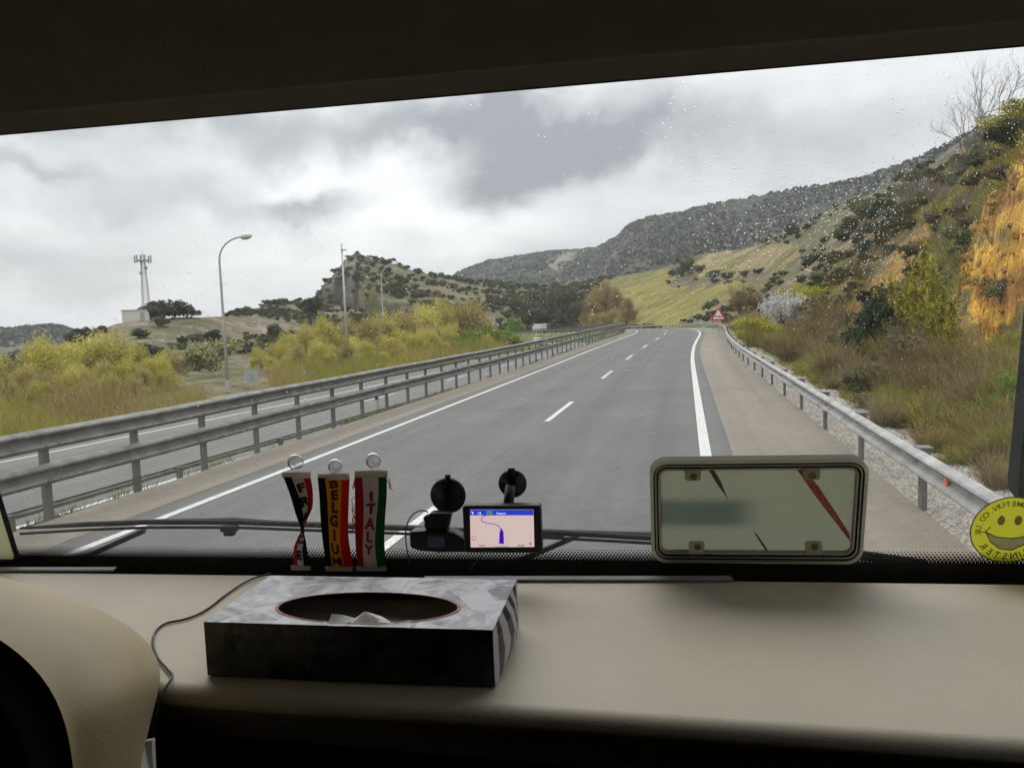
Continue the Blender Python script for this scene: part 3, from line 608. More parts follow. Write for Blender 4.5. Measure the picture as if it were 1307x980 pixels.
# trees named on the left hill
x, y = pxd(14, 72); tree('oak_tree', 'round dark oak at the left edge of the view among the willows', 'tree', OAK[1], TRK[2], x, y, 2.3, 3.2)
for i, (px, d, h, r) in enumerate([(197, 196, 4.6, 3.2), (209, 199, 5.2, 3.6), (222, 202, 5.0, 3.6), (240, 203, 4.0, 3.2), (130, 176, 2.0, 1.6)]):
    x, y = pxd(px, d); tree('oak_tree', 'dark rounded oak on the hilltop beside the telecom mast', 'tree', OAK[i % 4], TRK[i % 4], x, y, r, h, 'dark oaks on the mast hill', sink=.5)
for i, (px, py, r, h) in enumerate([(192, 460, 2.0, 2.6), (202, 464, 1.4, 1.8), (180, 432, 1.6, 1.6), (206, 418, 1.4, 1.6), (100, 442, 1.6, 2.4), (112, 436, 1.2, 2.2), (47, 448, 1.6, 3.0), (60, 440, 1.4, 2.2), (270, 438, 1.3, 2.0), (253, 474, 1.4, 2.0), (240, 470, 1.2, 1.6), (352, 434, 1.5, 2.6), (395, 405, 2.2, 3.0), (252, 448, 1.0, 1.2)]):
    g_ = on(px, py)
    if g_: tree('oak_bush', 'dark green bush dotted on the slope below the telecom mast', 'bush', OAK[i % 4], None, g_[0], g_[1], r*g_[2]/120, h*g_[2]/120, 'dark bushes on the mast hill', sink=.2)
x, y = pxd(262, 62); tree('olive_bush', 'pale grey-green rounded bush at the foot of the tall street lamp', 'bush', crown_mesh('olive_crown', mat('pale olive leaves', (.24, .24, .11), .8, attr=True, trans=.2), 2600, .08, round_lobes(8, 1, 1.4, np.random.default_rng(5)), shell=.3, seed=5), None, x, y, 2.2, 2.9, ch=1.4)
# right hillside: dark bushes one can point at
for i, (px, py, r, h) in enumerate([(1110, 285, 3.2, 3.2), (1128, 276, 3.4, 3.0), (1096, 272, 2.6, 2.4), (1084, 300, 2.8, 3.0), (1076, 310, 2.0, 2.2), (1100, 328, 1.9, 2.7), (1132, 300, 2.6, 2.2), (1144, 292, 2.4, 2.0), (1045, 363, 1.7, 2.2), (1023, 362, 1.5, 1.6), (1050, 335, 2.6, 1.8), (1035, 338, 2.6, 1.8), (1063, 338, 1.4, 1.2), (1012, 302, 2.2, 2.2),
                                    (878, 352, 3.4, 5.2), (868, 352, 2.2, 2.8), (892, 350, 2.6, 2.6), (912, 354, 3.4, 2.4), (930, 356, 3.0, 2.2), (950, 354, 3.0, 2.0), (968, 350, 3.0, 2.0), (860, 352, 2.6, 1.8), (943, 377, 1.6, 1.6), (955, 372, 1.4, 1.4), (992, 382, 1.2, 1.4), (1160, 330, 1.4, 1.6), (1196, 296, 1.4, 1.6), (1170, 262, 1.8, 2.0), (1215, 240, 1.6, 1.8), (1240, 210, 1.6, 2.0), (1188, 230, 2, 2)]):
    g_ = on(px, py)
    if g_:
        k = {1100: 'round dark oak bush standing alone on the open right hillside', 878: 'tallest oak in the hedge line across the yellow meadow'}.get(px)
        s = g_[2]/(300 if 855 < px < 975 else 160)
        tree('oak_bush', k or 'dark oak bush scattered on the grassy right hillside', 'bush', OAKL[i % 2], None, g_[0], g_[1], r*s*.95, h*s*1.3, None if k else 'dark bushes on the right hillside', sink=.3)

# scrub scattered over the middle hills: the nearest and largest as plants of their own, the rest as one mass
def scatter(n, box, reject, seed):
    g = np.random.default_rng(seed); out = []
    a = g.uniform(box[0], box[1], n*3); d = np.exp(g.uniform(math.log(box[2]), math.log(box[3]), n*3)); x = d*np.sin(a); y = d*np.cos(a); z = HFn(x, y); qx, qy = proj(np.stack([x, y, z], -1))
    keep = ~reject(qx, qy, x, y, d); return np.stack([x, y, z, d, qx, qy], -1)[keep][:n]
def road_off(x, y):
    k = np.argmin((x[:, None]-RX[None, ::8])**2+(y[:, None]-RY[None, ::8])**2, 1)*8; return np.abs((x-RX[k])*np.cos(hd[k])-(y-RY[k])*np.sin(hd[k])), (x-RX[k])*np.cos(hd[k])-(y-RY[k])*np.sin(hd[k])
def rej(qx, qy, x, y, d):
    mead = inpoly(qx, qy, MEADOW) | inpoly(qx, qy, MEADOW2); cl = inpoly(qx, qy, CLIFF1) | inpoly(qx, qy, CLIFF2) | (inpoly(qx, qy, CRAG) & (np.random.default_rng(6).random(len(x)) < .6)); _, o = road_off(x, y); inr = (o > -21) & (o < 9.5)
    dens = fbm(x/28, y/28, 61, 3) < np.where((qx < 400) & (d < 260), .12, np.where(qx > 800, .06, -.22)); thin = (np.random.default_rng(5).random(len(x)) < .6) & (qx > 850); return mead | cl | inr | dens | thin | ((qx < 700) & (d < 125)) | ((qx > 800) & (d < 80))
P = scatter(2600, (R(-50), R(22), 60, 620), rej, 21)
P = P[np.argsort(P[:, 3])]; P = np.concatenate([P, (lambda q: q[q[:, 4] < 760])(scatter(1500, (R(-36), R(-6), 230, 600), rej, 22))]); g2 = np.random.default_rng(3); kpt = 0; LV, LF, LC = [], [], []; nb = 0
lib = []
for me in SHR[:4]:
    v = np.empty(len(me.vertices)*3, dtype=np.float32); me.vertices.foreach_get('co', v); lib.append(v.reshape(-1, 3)[:4*150])
for i, (x, y, z, d, qx, qy) in enumerate(P):
    big = (.55+.0040*d)*g2.uniform(.45, 1.2); r = big; h = big*g2.uniform(.9, 1.4)
    if kpt < 230:
        t = link('scrub_bush', SHRO[i % 6]); t.location = (x, y, z-.15); t.rotation_euler = (0, 0, g2.uniform(0, 6.28)); t.scale = (r, r, h/1.25)
        tag(t, 'low dark scrub bush scattered over the hillsides', 'bush', 'scrub bushes on the hillsides'); kpt += 1
    else:
        v = lib[i % 4].copy(); a = g2.uniform(0, 6.28); c, s = math.cos(a), math.sin(a); v = np.stack([(v[:, 0]*c-v[:, 1]*s)*r+x, (v[:, 0]*s+v[:, 1]*c)*r+y, v[:, 2]*h/1.25+z-.15], -1)
        cc = np.repeat(g2.uniform(.7, 1.3, len(v)//4), 4)*g2.uniform(.75, 1.5); LV.append(v); LC.append(cc); LF.append(np.arange(len(v)).reshape(-1, 4)+nb); nb += len(v)
tag(link('hillside_scrub', npmesh('hillside_scrub', np.concatenate(LV), np.concatenate(LF), mat('hillside scrub leaves', (.075, .085, .038), .8, attr=True, trans=.12, spec=.15), col=np.concatenate(LC))), 'mass of small dark shrubs covering the middle hills', 'shrubs', kind='stuff')
gc = np.random.default_rng(55)
for i in range(70):
    d = gc.uniform(355, 470); x, y = pxd(gc.uniform(300, 500), d); r = gc.uniform(1.2, 3.2); t = link('scrub_bush', SHRO[i % 6]); t.location = (x, y, HF(x, y)-.3); t.rotation_euler = (0, 0, i); t.scale = (r, r, r*.9); tag(t, 'low scrub bush on the long left flank of the rocky hill', 'bush', 'scrub on the flank of the rocky hill')
# mountain woodland: far-off crowns that read as one mass
def mountain():
    g = np.random.default_rng(33); n = 42000; a = g.uniform(R(-50), R(24), n); d = g.uniform(700, 2200, n); x = d*np.sin(a); y = d*np.cos(a); z = HFn(x, y)
    k = fbm(x/90, y/90, 15, 4) > -.3; qx, qy = proj(np.stack([x, y, z], -1)); k &= ~(inpoly(qx+9*fbm(x/60, y/60, 19, 4), qy+9*fbm(x/60, y/60, 18, 4), ROCKS) | (inpoly(qx, qy, [(600, 352), (630, 335), (650, 330), (640, 350)]) & (g.random(n) < .6))); x, y, z = x[k], y[k], z[k]; n = len(x)
    V = []; nq = 7; r = g.uniform(1.6, 3.4, n); base = g.uniform(.8, 1.25, n)
    for j in range(nq):
        o = g.normal(size=(n, 3))*np.array([.45, .45, .25]); P = np.stack([x, y, z+r*.45], -1)+o*r[:, None]; v, f = quads(P, r*.95, 1.1, 0, g); V.append(v)
    V = np.concatenate(V); c = np.tile(np.repeat(base, 4), nq)
    tag(link('mountain_woodland', npmesh('mountain_woodland', V, np.arange(len(V)).reshape(-1, 4), mat('mountain woodland', (.040, .050, .028), .9, attr=True, spec=.1), col=c)), 'far-off dark woodland covering the mountains', 'woodland', kind='stuff')
mountain()

# the right bank: dry undergrowth close to the road
def undergrowth():
    g = np.random.default_rng(44); Vs, Cs = [], []
    def patch(n, dlo, dhi, alo, ahi, ln, wd, omin, omax=999):
        a = g.uniform(R(alo), R(ahi), n); d = np.exp(g.uniform(math.log(dlo), math.log(dhi), n)); x = d*np.sin(a); y = d*np.cos(a); _, o = road_off(x, y)
        z = HFn(x, y); qx, qy = proj(np.stack([x, y, z], -1)); k = (o > omin+.8*fbm(x, y, 2, 3)) & (o < omax) & ~(inpoly(qx+8*fbm(x, y, 3, 3), qy+14*fbm(x, y, 4, 3), CLIFF1) & (d > 20)) & ~inpoly(qx, qy, CLIFF2) & ~inpoly(qx, qy, MEADOW)
        x, y, z, d = x[k], y[k], z[k], d[k]; n = len(x); cl = fbm(x/1.6, y/1.6, 71, 4); c2 = fbm(x/5, y/5, 72, 3)
        L_ = ln*g.uniform(.35, 1.25, n)*(1+1.1*np.clip(cl, -.6, 1)); w = wd*g.uniform(.6, 1.4, n); p = np.stack([x, y, z-.03], -1)
        dr = g.normal(size=(n, 3))*.5; dr[:, 2] = .75; dr /= np.linalg.norm(dr, axis=1)[:, None]; lift = (g.random(n)**2*np.clip(cl+.3, 0, 1)*ln*1.6)[:, None]*np.array([0, 0, 1]); p = p+lift
        q = g.normal(size=(n, 3)); e = np.cross(dr, q); e /= np.linalg.norm(e, axis=1)[:, None]
        m = p+dr*(L_*.55)[:, None]; t = p+dr*L_[:, None]+g.normal(size=(n, 3))*(L_*.22)[:, None]; ww = w[:, None]
        V = np.stack([p-e*ww, p+e*ww, m+e*ww*.8, m-e*ww*.8, m-e*ww*.8, m+e*ww*.8, t+e*ww*.15, t-e*ww*.15], 1).reshape(-1, 3)
        col = np.empty((n, 3)); col[:] = (.98, 1.0, .78); col[c2 < -.2] = (.80, .70, .60); col[(c2 > .08)] = (1.0, 1.12, .55); grn = (cl+g.normal(size=n)*.15 > .42); col[grn] = (.62, .95, .42); red = g.random(n) < .10; col[red] = (.95, .62, .45)
        col *= g.uniform(.6, 1.4, n)[:, None]; Vs.append(V); Cs.append(np.repeat(col, 8, 0))
    patch(150000, 6.5, 16, 2, 24, .24, .0045, 7.35); patch(190000, 13, 36, -2, 24, .27, .008, 7.5); patch(110000, 32, 120, -8, 23, .42, .02, 9)
    V = np.concatenate(Vs); C = np.concatenate(Cs)
    Vs.clear(); Cs.clear()
    n = 230000; a = g.uniform(R(-50), R(-13), n); d = np.exp(g.uniform(math.log(27), math.log(125), n)); x = d*np.sin(a); y = d*np.cos(a); _, o = road_off(x, y); z = HFn(x, y); cl = fbm(x/3, y/3, 81, 4)
    k = (o < -17.6-1.0*np.abs(cl)) & (cl > -.5); qx, _q = proj(np.stack([x, y, z], -1)); k &= ~((qx > 212+14*cl) & (qx < 348-20*cl) & (d > 44)) & ~((qx > 262) & (qx < 345) & (d > 30)) & ~((qx < 212) & (d > 78)); x, y, z, d, cl = x[k], y[k], z[k], d[k], cl[k]; n = len(x); L_ = .55*g.uniform(.4, 1.3, n)*(1+cl)*np.clip(d/45, .8, 2); p = np.stack([x, y, z], -1); p[:, 2] += g.random(n)**1.6*np.clip(cl+.45, 0, 1)*1.7
    dr = g.normal(size=(n, 3))*.4; dr[:, 2] = 1; e = g.normal(size=(n, 3)); e /= np.linalg.norm(e, axis=1)[:, None]; e *= (.011*np.clip(d/45, .8, 2.6))[:, None]; t_ = p+dr*L_[:, None]
    c = np.empty((n, 3)); c[:] = (1, .93, .30); c[fbm(x/7, y/7, 82, 3) > .16] = (.95, .78, .42); c[fbm(x/5, y/5, 83, 3) > .24] = (.75, .80, .25); c *= g.uniform(.65, 1.3, n)[:, None]
    Vw = np.stack([p-e, p+e, t_+e*.3, t_-e*.3], 1).reshape(-1, 3)
    tag(link('willow_undergrowth', npmesh('willow_undergrowth', Vw, np.arange(len(Vw)).reshape(-1, 4), mat('yellow undergrowth', (.34, .32, .24), .9, attr=True, trans=.25, spec=.1), col=np.repeat(c, 4, 0))), 'yellow-green brush filling the ground under the willows', 'undergrowth', kind='stuff')
    tag(link('dry_undergrowth', npmesh('dry_undergrowth', V, np.arange(len(V)).reshape(-1, 4), M['dryleaf'], col=C)), 'dry brown grass and bramble undergrowth covering the right bank', 'undergrowth', kind='stuff')
    # grass on the strip between the carriageways and on the verges
    Vs, Cs = [], []
    def strip(n, s0, s1, o0, o1, ln, wd, zf, clump=.0):
        s = s0*np.exp(g.random(n)*math.log(s1/s0)); o = g.uniform(o0, o1, n); P = road(s, o); P[:, 2] += zf(s, o); k = fbm(P[:, 0]/1.3, P[:, 1]/1.3, 5, 3) > clump; P = P[k]; n = len(P); sc = np.clip(s[k]/12, 1, 6)
        dr = g.normal(size=(n, 3))*.45; dr[:, 2] = 1; t = P+dr*(ln*g.uniform(.4, 1.2, n))[:, None]; e = g.normal(size=(n, 3)); e[:, 2] = 0; e *= (wd*sc/np.linalg.norm(e, axis=1))[:, None]
        Vs.append(np.stack([P-e, P+e, t+e*.2, t-e*.2], 1).reshape(-1, 3)); c = np.empty((n, 3)); c[:] = (.75, 1.05, .38); c[g.random(n) < .5] = (1.1, 1.05, .62); Cs.append(np.repeat(c*g.uniform(.7, 1.3, n)[:, None], 4, 0))
    strip(16000, 4, 120, -6.5, -5.35, .13, .006, lambda s, o: -.1+(opp_dz(s))*np.clip((-5.5-o)/1.4, 0, 1), .08)
    strip(20000, 12, 160, 7.7, 10, .16, .01, lambda s, o: 0*s-.02, .05); strip(9000, 14, 160, -18.5, -16.8, .16, .012, lambda s, o: opp_dz(s)-.15, -.1)
    strip(1500, 5, 40, 6.3, 7.8, .08, .006, lambda s, o: 0*s-.02, .3)
    V = np.concatenate(Vs); C = np.concatenate(Cs)
    tag(link('verge_grass', npmesh('verge_grass', V, np.arange(len(V)).reshape(-1, 4), mat('verge grass', (.17, .17, .09), .85, attr=True, trans=.25, spec=.1), col=C)), 'short patchy grass along the road verges', 'grass', kind='stuff')
    # crushed stone in the right gravel strip
    n = 26000; s = 5*np.exp(g.random(n)*math.log(12)); o = g.uniform(5.95, 7.3, n)+.35*fbm(s/2, s*0, 3, 3); P = road(s, o); P[:, 2] = HFn(P[:, 0], P[:, 1])+.002; sz = g.uniform(.012, .038, n)*np.clip(s/12, 1, 2.4)
    T = np.array([(1, 0, 0), (-.5, .87, 0), (-.5, -.87, 0), (0, 0, .8)]); V = np.empty((n, 4, 3)); a = g.uniform(0, 6.28, n)
    for j, (u, v, w) in enumerate(T): V[:, j] = P+np.stack([(u*np.cos(a)-v*np.sin(a))*sz, (u*np.sin(a)+v*np.cos(a))*sz, w*sz*g.uniform(.5, 1.2, n)], -1)
    i = np.arange(n)[:, None]*4; Fc = np.concatenate([i+np.array([[0, 1, 3]]), i+np.array([[1, 2, 3]]), i+np.array([[2, 0, 3]])])
    tag(link('gravel', npmesh('gravel', V.reshape(-1, 3), Fc, mat('crushed stone', (.30, .275, .235), .9, attr=True), col=np.repeat(g.uniform(.55, 1.25, n), 4))), 'pale crushed stone along the foot of the right guardrail', 'gravel', kind='stuff')
undergrowth()

# near shrubs on the right bank
BT = [twig_mesh('brown_twigs', M['brown'], 260, 1, 1.3, .009, seed=i, spread=.9, branch=8) for i in range(3)]
GT = [twig_mesh('grey_twigs', M['grey'], 120, 1, 1.4, .007, seed=10+i, spread=.9, branch=6) for i in range(2)]
for i, (px, py, r, h) in enumerate([(1010, 462, 1.5, 1.7), (1030, 452, 1.6, 2.0), (1050, 470, 1.3, 1.5), (1075, 485, 1.1, 1.2), (1100, 500, .9, 1.0), (1140, 505, .9, 1.0), (1180, 515, .9, 1.0), (1150, 480, 1.1, 1.1), (1200, 545, .6, .8), (1235, 540, .6, .9), (1215, 480, .9, 1.1), (1260, 500, .7, .9), (1260, 580, .4, .5), (1285, 560, .4, .6), (1090, 455, 1.3, 1.3), (985, 448, 1.3, 1.2), (1190, 575, .5, .5), (1130, 545, .6, .6)]):
    g_ = on(px, py, lo=8)
    if g_: t = link('bramble_bush', BT[i % 3]); t.location = (g_[0], g_[1], HF(g_[0], g_[1])-.05); t.rotation_euler = (0, 0, i*1.7); s = 1.0; t.scale = (r*s, r*s, h*s/1.3); tag(t, 'leafless brown bramble bush on the bank behind the right guardrail', 'bush', 'brown bramble bushes on the right bank')
gb = np.random.default_rng(909)
for i in range(210):
    px, py = gb.uniform(950, 1300), gb.uniform(400, 640)
    if py > 440+(px-950)*.58 or (abs(px-1000) < 34 and py < 455) or (px > 1195 and py < 478) or inpoly(np.array([px]), np.array([py]), CLIFF1)[0]: continue
    g_ = on(px, py, None, 7.5)
    if not g_ or g_[2] > 140: continue
    k = gb.integers(0, 11); me, nm, lb, gr = ((BT[i % 3], 'bramble_bush', 'leafless brown bramble bush on the bank behind the right guardrail', 'brown bramble bushes on the right bank') if k < 5 else
        (SPR[i % 2], 'broom_shrub', 'yellow-green broom sprouting among the brambles on the right bank', 'broom sprouts on the right bank') if k < 7 else (GT[i % 2], 'bare_bush', 'pale bare shrub among the brambles on the right bank', 'pale bare shrubs on the right bank') if k < 8 else
        (GRN[i % 2], 'green_shrub', 'small fresh green shrub among the brambles on the right bank', 'green shrubs on the right bank') if k == 10 else (SHRO[i % 6], 'low_shrub', 'low olive-green shrub among the brambles on the right bank', 'olive shrubs on the right bank'))
    r = gb.uniform(.018, .038)*g_[2]*(.6 if k == 10 else 1); t = link(nm, me); t.location = (g_[0], g_[1], HF(g_[0], g_[1])-.05); t.rotation_euler = (0, 0, gb.uniform(0, 6)); t.scale = (r, r, r*gb.uniform(.6, 1.1)); tag(t, lb, 'bush', gr)
for i, (px, py, r, h) in enumerate([(1180, 250, 3, 3.4), (1160, 262, 3, 3.2), (1200, 262, 2.2, 3), (1225, 225, 2.2, 3), (1130, 330, 1.5, 1.5), (1240, 190, 2, 2.5), (1145, 290, 2.4, 2)]):
    g_ = on(px, py, lo=8)
    if g_: t = link('bare_bush', GT[i % 2]); t.location = (g_[0], g_[1], HF(g_[0], g_[1])-.05); t.rotation_euler = (0, 0, i*1.7); t.scale = (r, r, h/1.4); tag(t, 'pale bare bush on the upper right hillside above the small ochre scar', 'bush', 'bare grey bushes on the upper hillside')
def leafy(name, label, cat, m, px, py, r, h, n, size, seed, lo=8, elong=1.2, up=0, shell=.3, trunk=True, d=None):
    g_ = on(px, py, d, lo)
    if not g_: return None
    me = crown_mesh(name+'_crown', m, n, size/r, round_lobes(9, 1, 1.4, np.random.default_rng(seed)), elong=elong, up=up, shell=shell, seed=seed)
    return tree(name, label, cat, me, TRK[seed % 4] if trunk else None, g_[0], g_[1], r, h, ch=1.4)
leafy('ivy_thicket', 'dark green ivy thicket below the tall yellow saplings', 'shrub', M['ivy'], 1105, 462, 1.5, 1.5, 6000, .07, 1, trunk=False)
leafy('ivy_bush', 'dark ivy-covered stump right of the larger ivy thicket', 'shrub', M['ivy'], 1122, 456, .9, 2.4, 4500, .07, 2, trunk=False)
leafy('ivy_clump', 'small dark ivy clump lowest on the bank by the saplings', 'shrub', M['ivy'], 1148, 474, .7, .8, 2500, .06, 8, trunk=False)
leafy('green_shrub', 'light green leafy shrub left of the dark ivy thicket', 'shrub', M['green'], 1082, 460, 1.3, 1.0, 3500, .06, 3, trunk=False)
leafy('green_shrub', 'bright yellow-green shrub at the right edge of the view', 'shrub', M['green'], 1290, 525, .62, .75, 4500, .03, 4, trunk=False)
leafy('green_shrub', 'small bright green sprig left of the yellow-green shrub at the right edge', 'shrub', M['green'], 1246, 512, .32, .3, 1400, .03, 5, trunk=False)
leafy('broom_shrub', 'yellow-green broom bush just right of the warning sign', 'shrub', M['broom'], 966, 440, 1.9, 2.1, 4200, .09, 6, elong=2, trunk=False)
leafy('broom_shrub', 'second broom bush up the slope above the blossoming tree', 'shrub', M['broom'], 1022, 402, 3.2, 3.4, 3200, .13, 7, elong=2, trunk=False)
leafy('evergreen_bush', 'dark bush at the top edge of the ochre cutting', 'shrub', M['oak2'], 1296, 196, 1.6, 1.6, 5000, .12, 9, lo=30)
leafy('broom_shrub', 'yellowish broom on the skyline above the ochre cutting', 'shrub', M['broom'], 1306, 172, 2.0, 2.0, 4000, .1, 10, lo=30)
leafy('evergreen_bush', 'small dark bush growing in the ochre cutting', 'shrub', M['oak2'], 1278, 390, .9, .9, 2500, .05, 12)
# mixed cover on the slope between the small scar and the ochre cutting
MIX = [crown_mesh('slope_shrub', mat('slope shrub leaves', c, .85, attr=True, objrand=.2, trans=.15, spec=.1), 2200, .075, round_lobes(8, 1, 1.2, np.random.default_rng(400+i)), shell=.3, elong=1.6, up=.2, seed=400+i) for i, c in enumerate([(.105, .11, .055), (.16, .145, .075), (.15, .115, .075), (.13, .14, .055)])]
gm = np.random.default_rng(77)
for i in range(95):
    px, py = gm.uniform(1085, 1300), gm.uniform(165, 400)
    if inpoly(np.array([px]), np.array([py]), CLIFF1)[0] or inpoly(np.array([px+5]), np.array([py+3]), CLIFF2)[0] or (py < 150+(1307-px)*.38+30): continue
    g_ = on(px, py, None, 8)
    if not g_ or g_[2] > 260: continue
    r = gm.uniform(.010, .022)*g_[2]; t = link('slope_shrub', (MIX+BT[:1]+GT[:1])[gm.integers(0, 6)]); t.location = (g_[0], g_[1], HF(g_[0], g_[1])-.1); t.rotation_euler = (0, 0, gm.uniform(0, 6)); t.scale = (r, r, r*gm.uniform(.6, 1.0)); tag(t, 'mixed brown or green shrub covering the slope beside the ochre cutting', 'shrub', 'mixed shrubs on the slope beside the cutting')
# weathered ochre rock standing proud of the cutting
def rock_mesh(seed, m):
    import bmesh
    bm = bmesh.new(); bmesh.ops.create_icosphere(bm, subdivisions=3, radius=1); g = np.random.default_rng(seed); k = g.normal(size=(9, 3)); k /= np.linalg.norm(k, axis=1)[:, None]; c = g.uniform(.45, .85, 9)
    for v in bm.verts:
        p = np.array(v.co)
        for a, b in zip(k, c):
            q = p@a
            if q > b: p = p-a*(q-b)*.9
        p = p*(1+.10*math.sin(p[0]*9+seed)*math.sin(p[1]*8)*math.sin(p[2]*10+seed)+g.normal()*.025); v.co = p
    me = bpy.data.meshes.new('rock'); bm.to_mesh(me); bm.free(); me.materials.append(m); return me
RM = [mat('ochre rock', (.34, .20, .05), .95, noise=.45, scale=3, bump=.8, bscale=7, spec=.05), mat('red brown rock', (.24, .13, .045), .95, noise=.45, scale=3, bump=.8, bscale=7, spec=.05), mat('pale ochre rock', (.34, .22, .075), .95, noise=.4, scale=3, bump=.8, bscale=7, spec=.05)]
ROCK = [rock_mesh(i, RM[i % 3]) for i in range(6)]
gr_ = np.random.default_rng(31); EDGE = [(1300, 215), (1285, 242), (1262, 264), (1250, 300), (1238, 345), (1222, 378), (1214, 402)]; MIDR = [(1300, 290), (1288, 330), (1276, 365), (1268, 400)]; SCAR = [(1165, 300), (1140, 322), (1120, 352), (1098, 385), (1078, 404)]
def along(pl, t): k = t*(len(pl)-1); i = min(int(k), len(pl)-2); f = k-i; return pl[i][0]*(1-f)+pl[i+1][0]*f, pl[i][1]*(1-f)+pl[i+1][1]*f
for i in range(64):
    pl, sp_, rs_k = ((EDGE, 9, .010), (MIDR, 11, .009), (SCAR, 7, .006))[0 if i < 34 else 1 if i < 46 else 2]
    px, py = along(pl, gr_.random()); g_ = on(px+gr_.normal()*sp_, py+gr_.normal()*sp_, None, 14)
    if not g_ or g_[2] > 150: continue
    r = g_[2]*rs_k*gr_.uniform(.3, 1.0); t = link('rock', ROCK[gr_.integers(0, 6)]); t.location = (g_[0], g_[1], HF(g_[0], g_[1])-r*.55); t.rotation_euler = tuple(gr_.uniform(0, 6, 3)); t.scale = (r*gr_.uniform(.7, 1.3), r, r*gr_.uniform(.6, 1.1))
    tag(t, 'rough ochre rock jutting from the orange cutting' if i < 46 else 'rough ochre rock in the smaller orange scar further left', 'rock', 'rocks in the ochre cutting' if i < 46 else 'rocks in the smaller orange scar')
# blossoming tree
def blossom():
    g_ = on(1002, 426, None, 8); x, y, d = g_; g = np.random.default_rng(8); t = thing('blossom_tree', 'white blossoming tree on the bank right of the warning sign', 'tree', (x, y, HF(x, y)-.1)); mb = MB(); tips = []
    for a in np.linspace(0, 6.28, 9)[:-1]: limbs(mb, (0, 0, 0), (math.cos(a)*.55, math.sin(a)*.55, 1), d*.020, d*.0012, 3, g, .5, tips)
    mb.build('trunk', M['bark'], t, smooth=True); T = np.array([tuple(p) for p in tips]); P = T[g.integers(0, len(T), 9000)]+g.normal(size=(9000, 3))*np.array([1, 1, 1.4])*d*.0024
    V, Fc = quads(P, d*.0014, 1.2, 0, g); link('crown', npmesh('crown', V, Fc, M['white'], col=np.repeat(g.uniform(.55, 1.25, 9000), 4)), t)
blossom()
# tall young saplings with yellow leaf
for i, (px, py, h) in enumerate([(1118, 440, 2.6), (1138, 440, 3.2), (1150, 445, 2.8), (1165, 450, 4.2), (1178, 448, 5.2), (1190, 452, 4.6), (1202, 450, 3.8), (1214, 452, 2.6), (1158, 430, 3.0), (1184, 436, 4.0)]):
    g_ = on(px, py, None, 8); x, y, d = g_; g = np.random.default_rng(200+i); t = thing('sapling', 'tall thin sapling with yellow-green spring leaf before the ochre cutting', 'tree', (x, y, HF(x, y)-.1), group='yellow-green saplings below the cutting'); h *= d/40
    st = MB(); st.tube([(0, 0, 0), (.05, .02, h*.5), (.02, .06, h)], [.022, .016, .005], 5); P = []
    for k in range(16):
        z = h*g.uniform(.12, .85); a = g.uniform(0, 6.28); l = (h-z)*g.uniform(.22, .5); e = Vector((math.cos(a)*l*.45, math.sin(a)*l*.45, z+l)); st.tube([(0.03, .02, z), e], [.008, .003], 4)
        for q in range(26): f = g.random(); P.append((e.x*f, e.y*f, z+l*f))
    for q in range(220): P.append((0, 0, h*g.uniform(.15, 1)))
    st.build('trunk', M['bark'], t); P = np.array(P)+g.normal(size=(len(P), 3))*.05; V, Fc = quads(P, .075, 1.5, .2, g); link('crown', npmesh('crown', V, Fc, M['broom'], col=np.repeat(g.uniform(.5, 1.2, len(P)), 4)), t)
# bare trees on the right skyline
for i, (px, d, h, lb) in enumerate([(1262, 92, 7.5, 'bare leafless tree on the skyline, left of its taller twin'), (1288, 84, 8.5, 'taller bare leafless tree at the upper right on the skyline')]):
    x, y = pxd(px-28, d); g = np.random.default_rng(300+i); mb = MB(); tips = []
    for a in np.linspace(.3, 6.5, 6)[:-1]: limbs(mb, (0, 0, 0), (math.cos(a)*.3, math.sin(a)*.3, 1), h*.36, .06, 3, g, .36, tips, 5)
    t = thing('bare_tree', lb, 'tree', (x, y, HF(x, y)-.2)); mb.build('trunk', M['bark'], t, smooth=True)
    tb = MB()
    for p in tips: tb.tube([p, p+Vector(g.normal(size=3))*.25+Vector((0, 0, h*.08))], [.012, .004], 3, cap=False)
    tb.build('crown', M['bark'], t)

# ------------------------------------------------------------------ street furniture and far things
LAMPM = mat('galvanised lamp post', (.40, .41, .41), .5, .3, noise=.1, scale=4); LAMPG = mat('lamp head glass', (.55, .56, .55), .3)
def street_lamp(px, d, top_px, top_py, label, arm=True, headdir=1):
    x, y = pxd(px, d); z = HF(x, y); v = ray(top_px, top_py); zt = H+d*v.z/math.hypot(v.x, v.y); h = zt-z
    t = thing('street_lamp', label, 'street lamp', (x, y, z), (0, 0, R(20))); mb = MB()
    if arm:
        pts = [(0, 0, 0), (0, 0, h*.45), (0, 0, h*.84)]+[(1.35*(1-math.cos(R(a))), 0, h*.84+(h*.145)*math.sin(R(a))) for a in (15, 30, 45, 60, 75, 88)]
        mb.tube(pts, [.10, .08, .06]+[.05]*6, 10); mb.build('pole', LAMPM, t, smooth=True)
        hb = MB(); e = Vector(pts[-1]); hb.lathe([(0, -.02), (.10, -.0), (.17, .12), (.19, .32), (.14, .52), (.05, .62), (0, .63)], 12, axis='z'); o = hb.build('lamp_head', LAMPG, t, smooth=True); o.location = e-Vector((.05, 0, .02)); o.rotation_euler = (0, R(82), 0)
    else:
        mb.tube([(0, 0, 0), (0, 0, h*.5), (0, 0, h)], [.12, .09, .06], 10); mb.build('pole', LAMPM, t, smooth=True)
        MB().box((.22, 0, h-.5), (.3, .14, .12)).box((0, 0, h-.5), (.2, .2, .06)).build('lamp_head', LAMPG, t)
    MB().box((0, 0, .35), (.24, .24, .7)).build('base', LAMPM, t, bevel=.03); return t
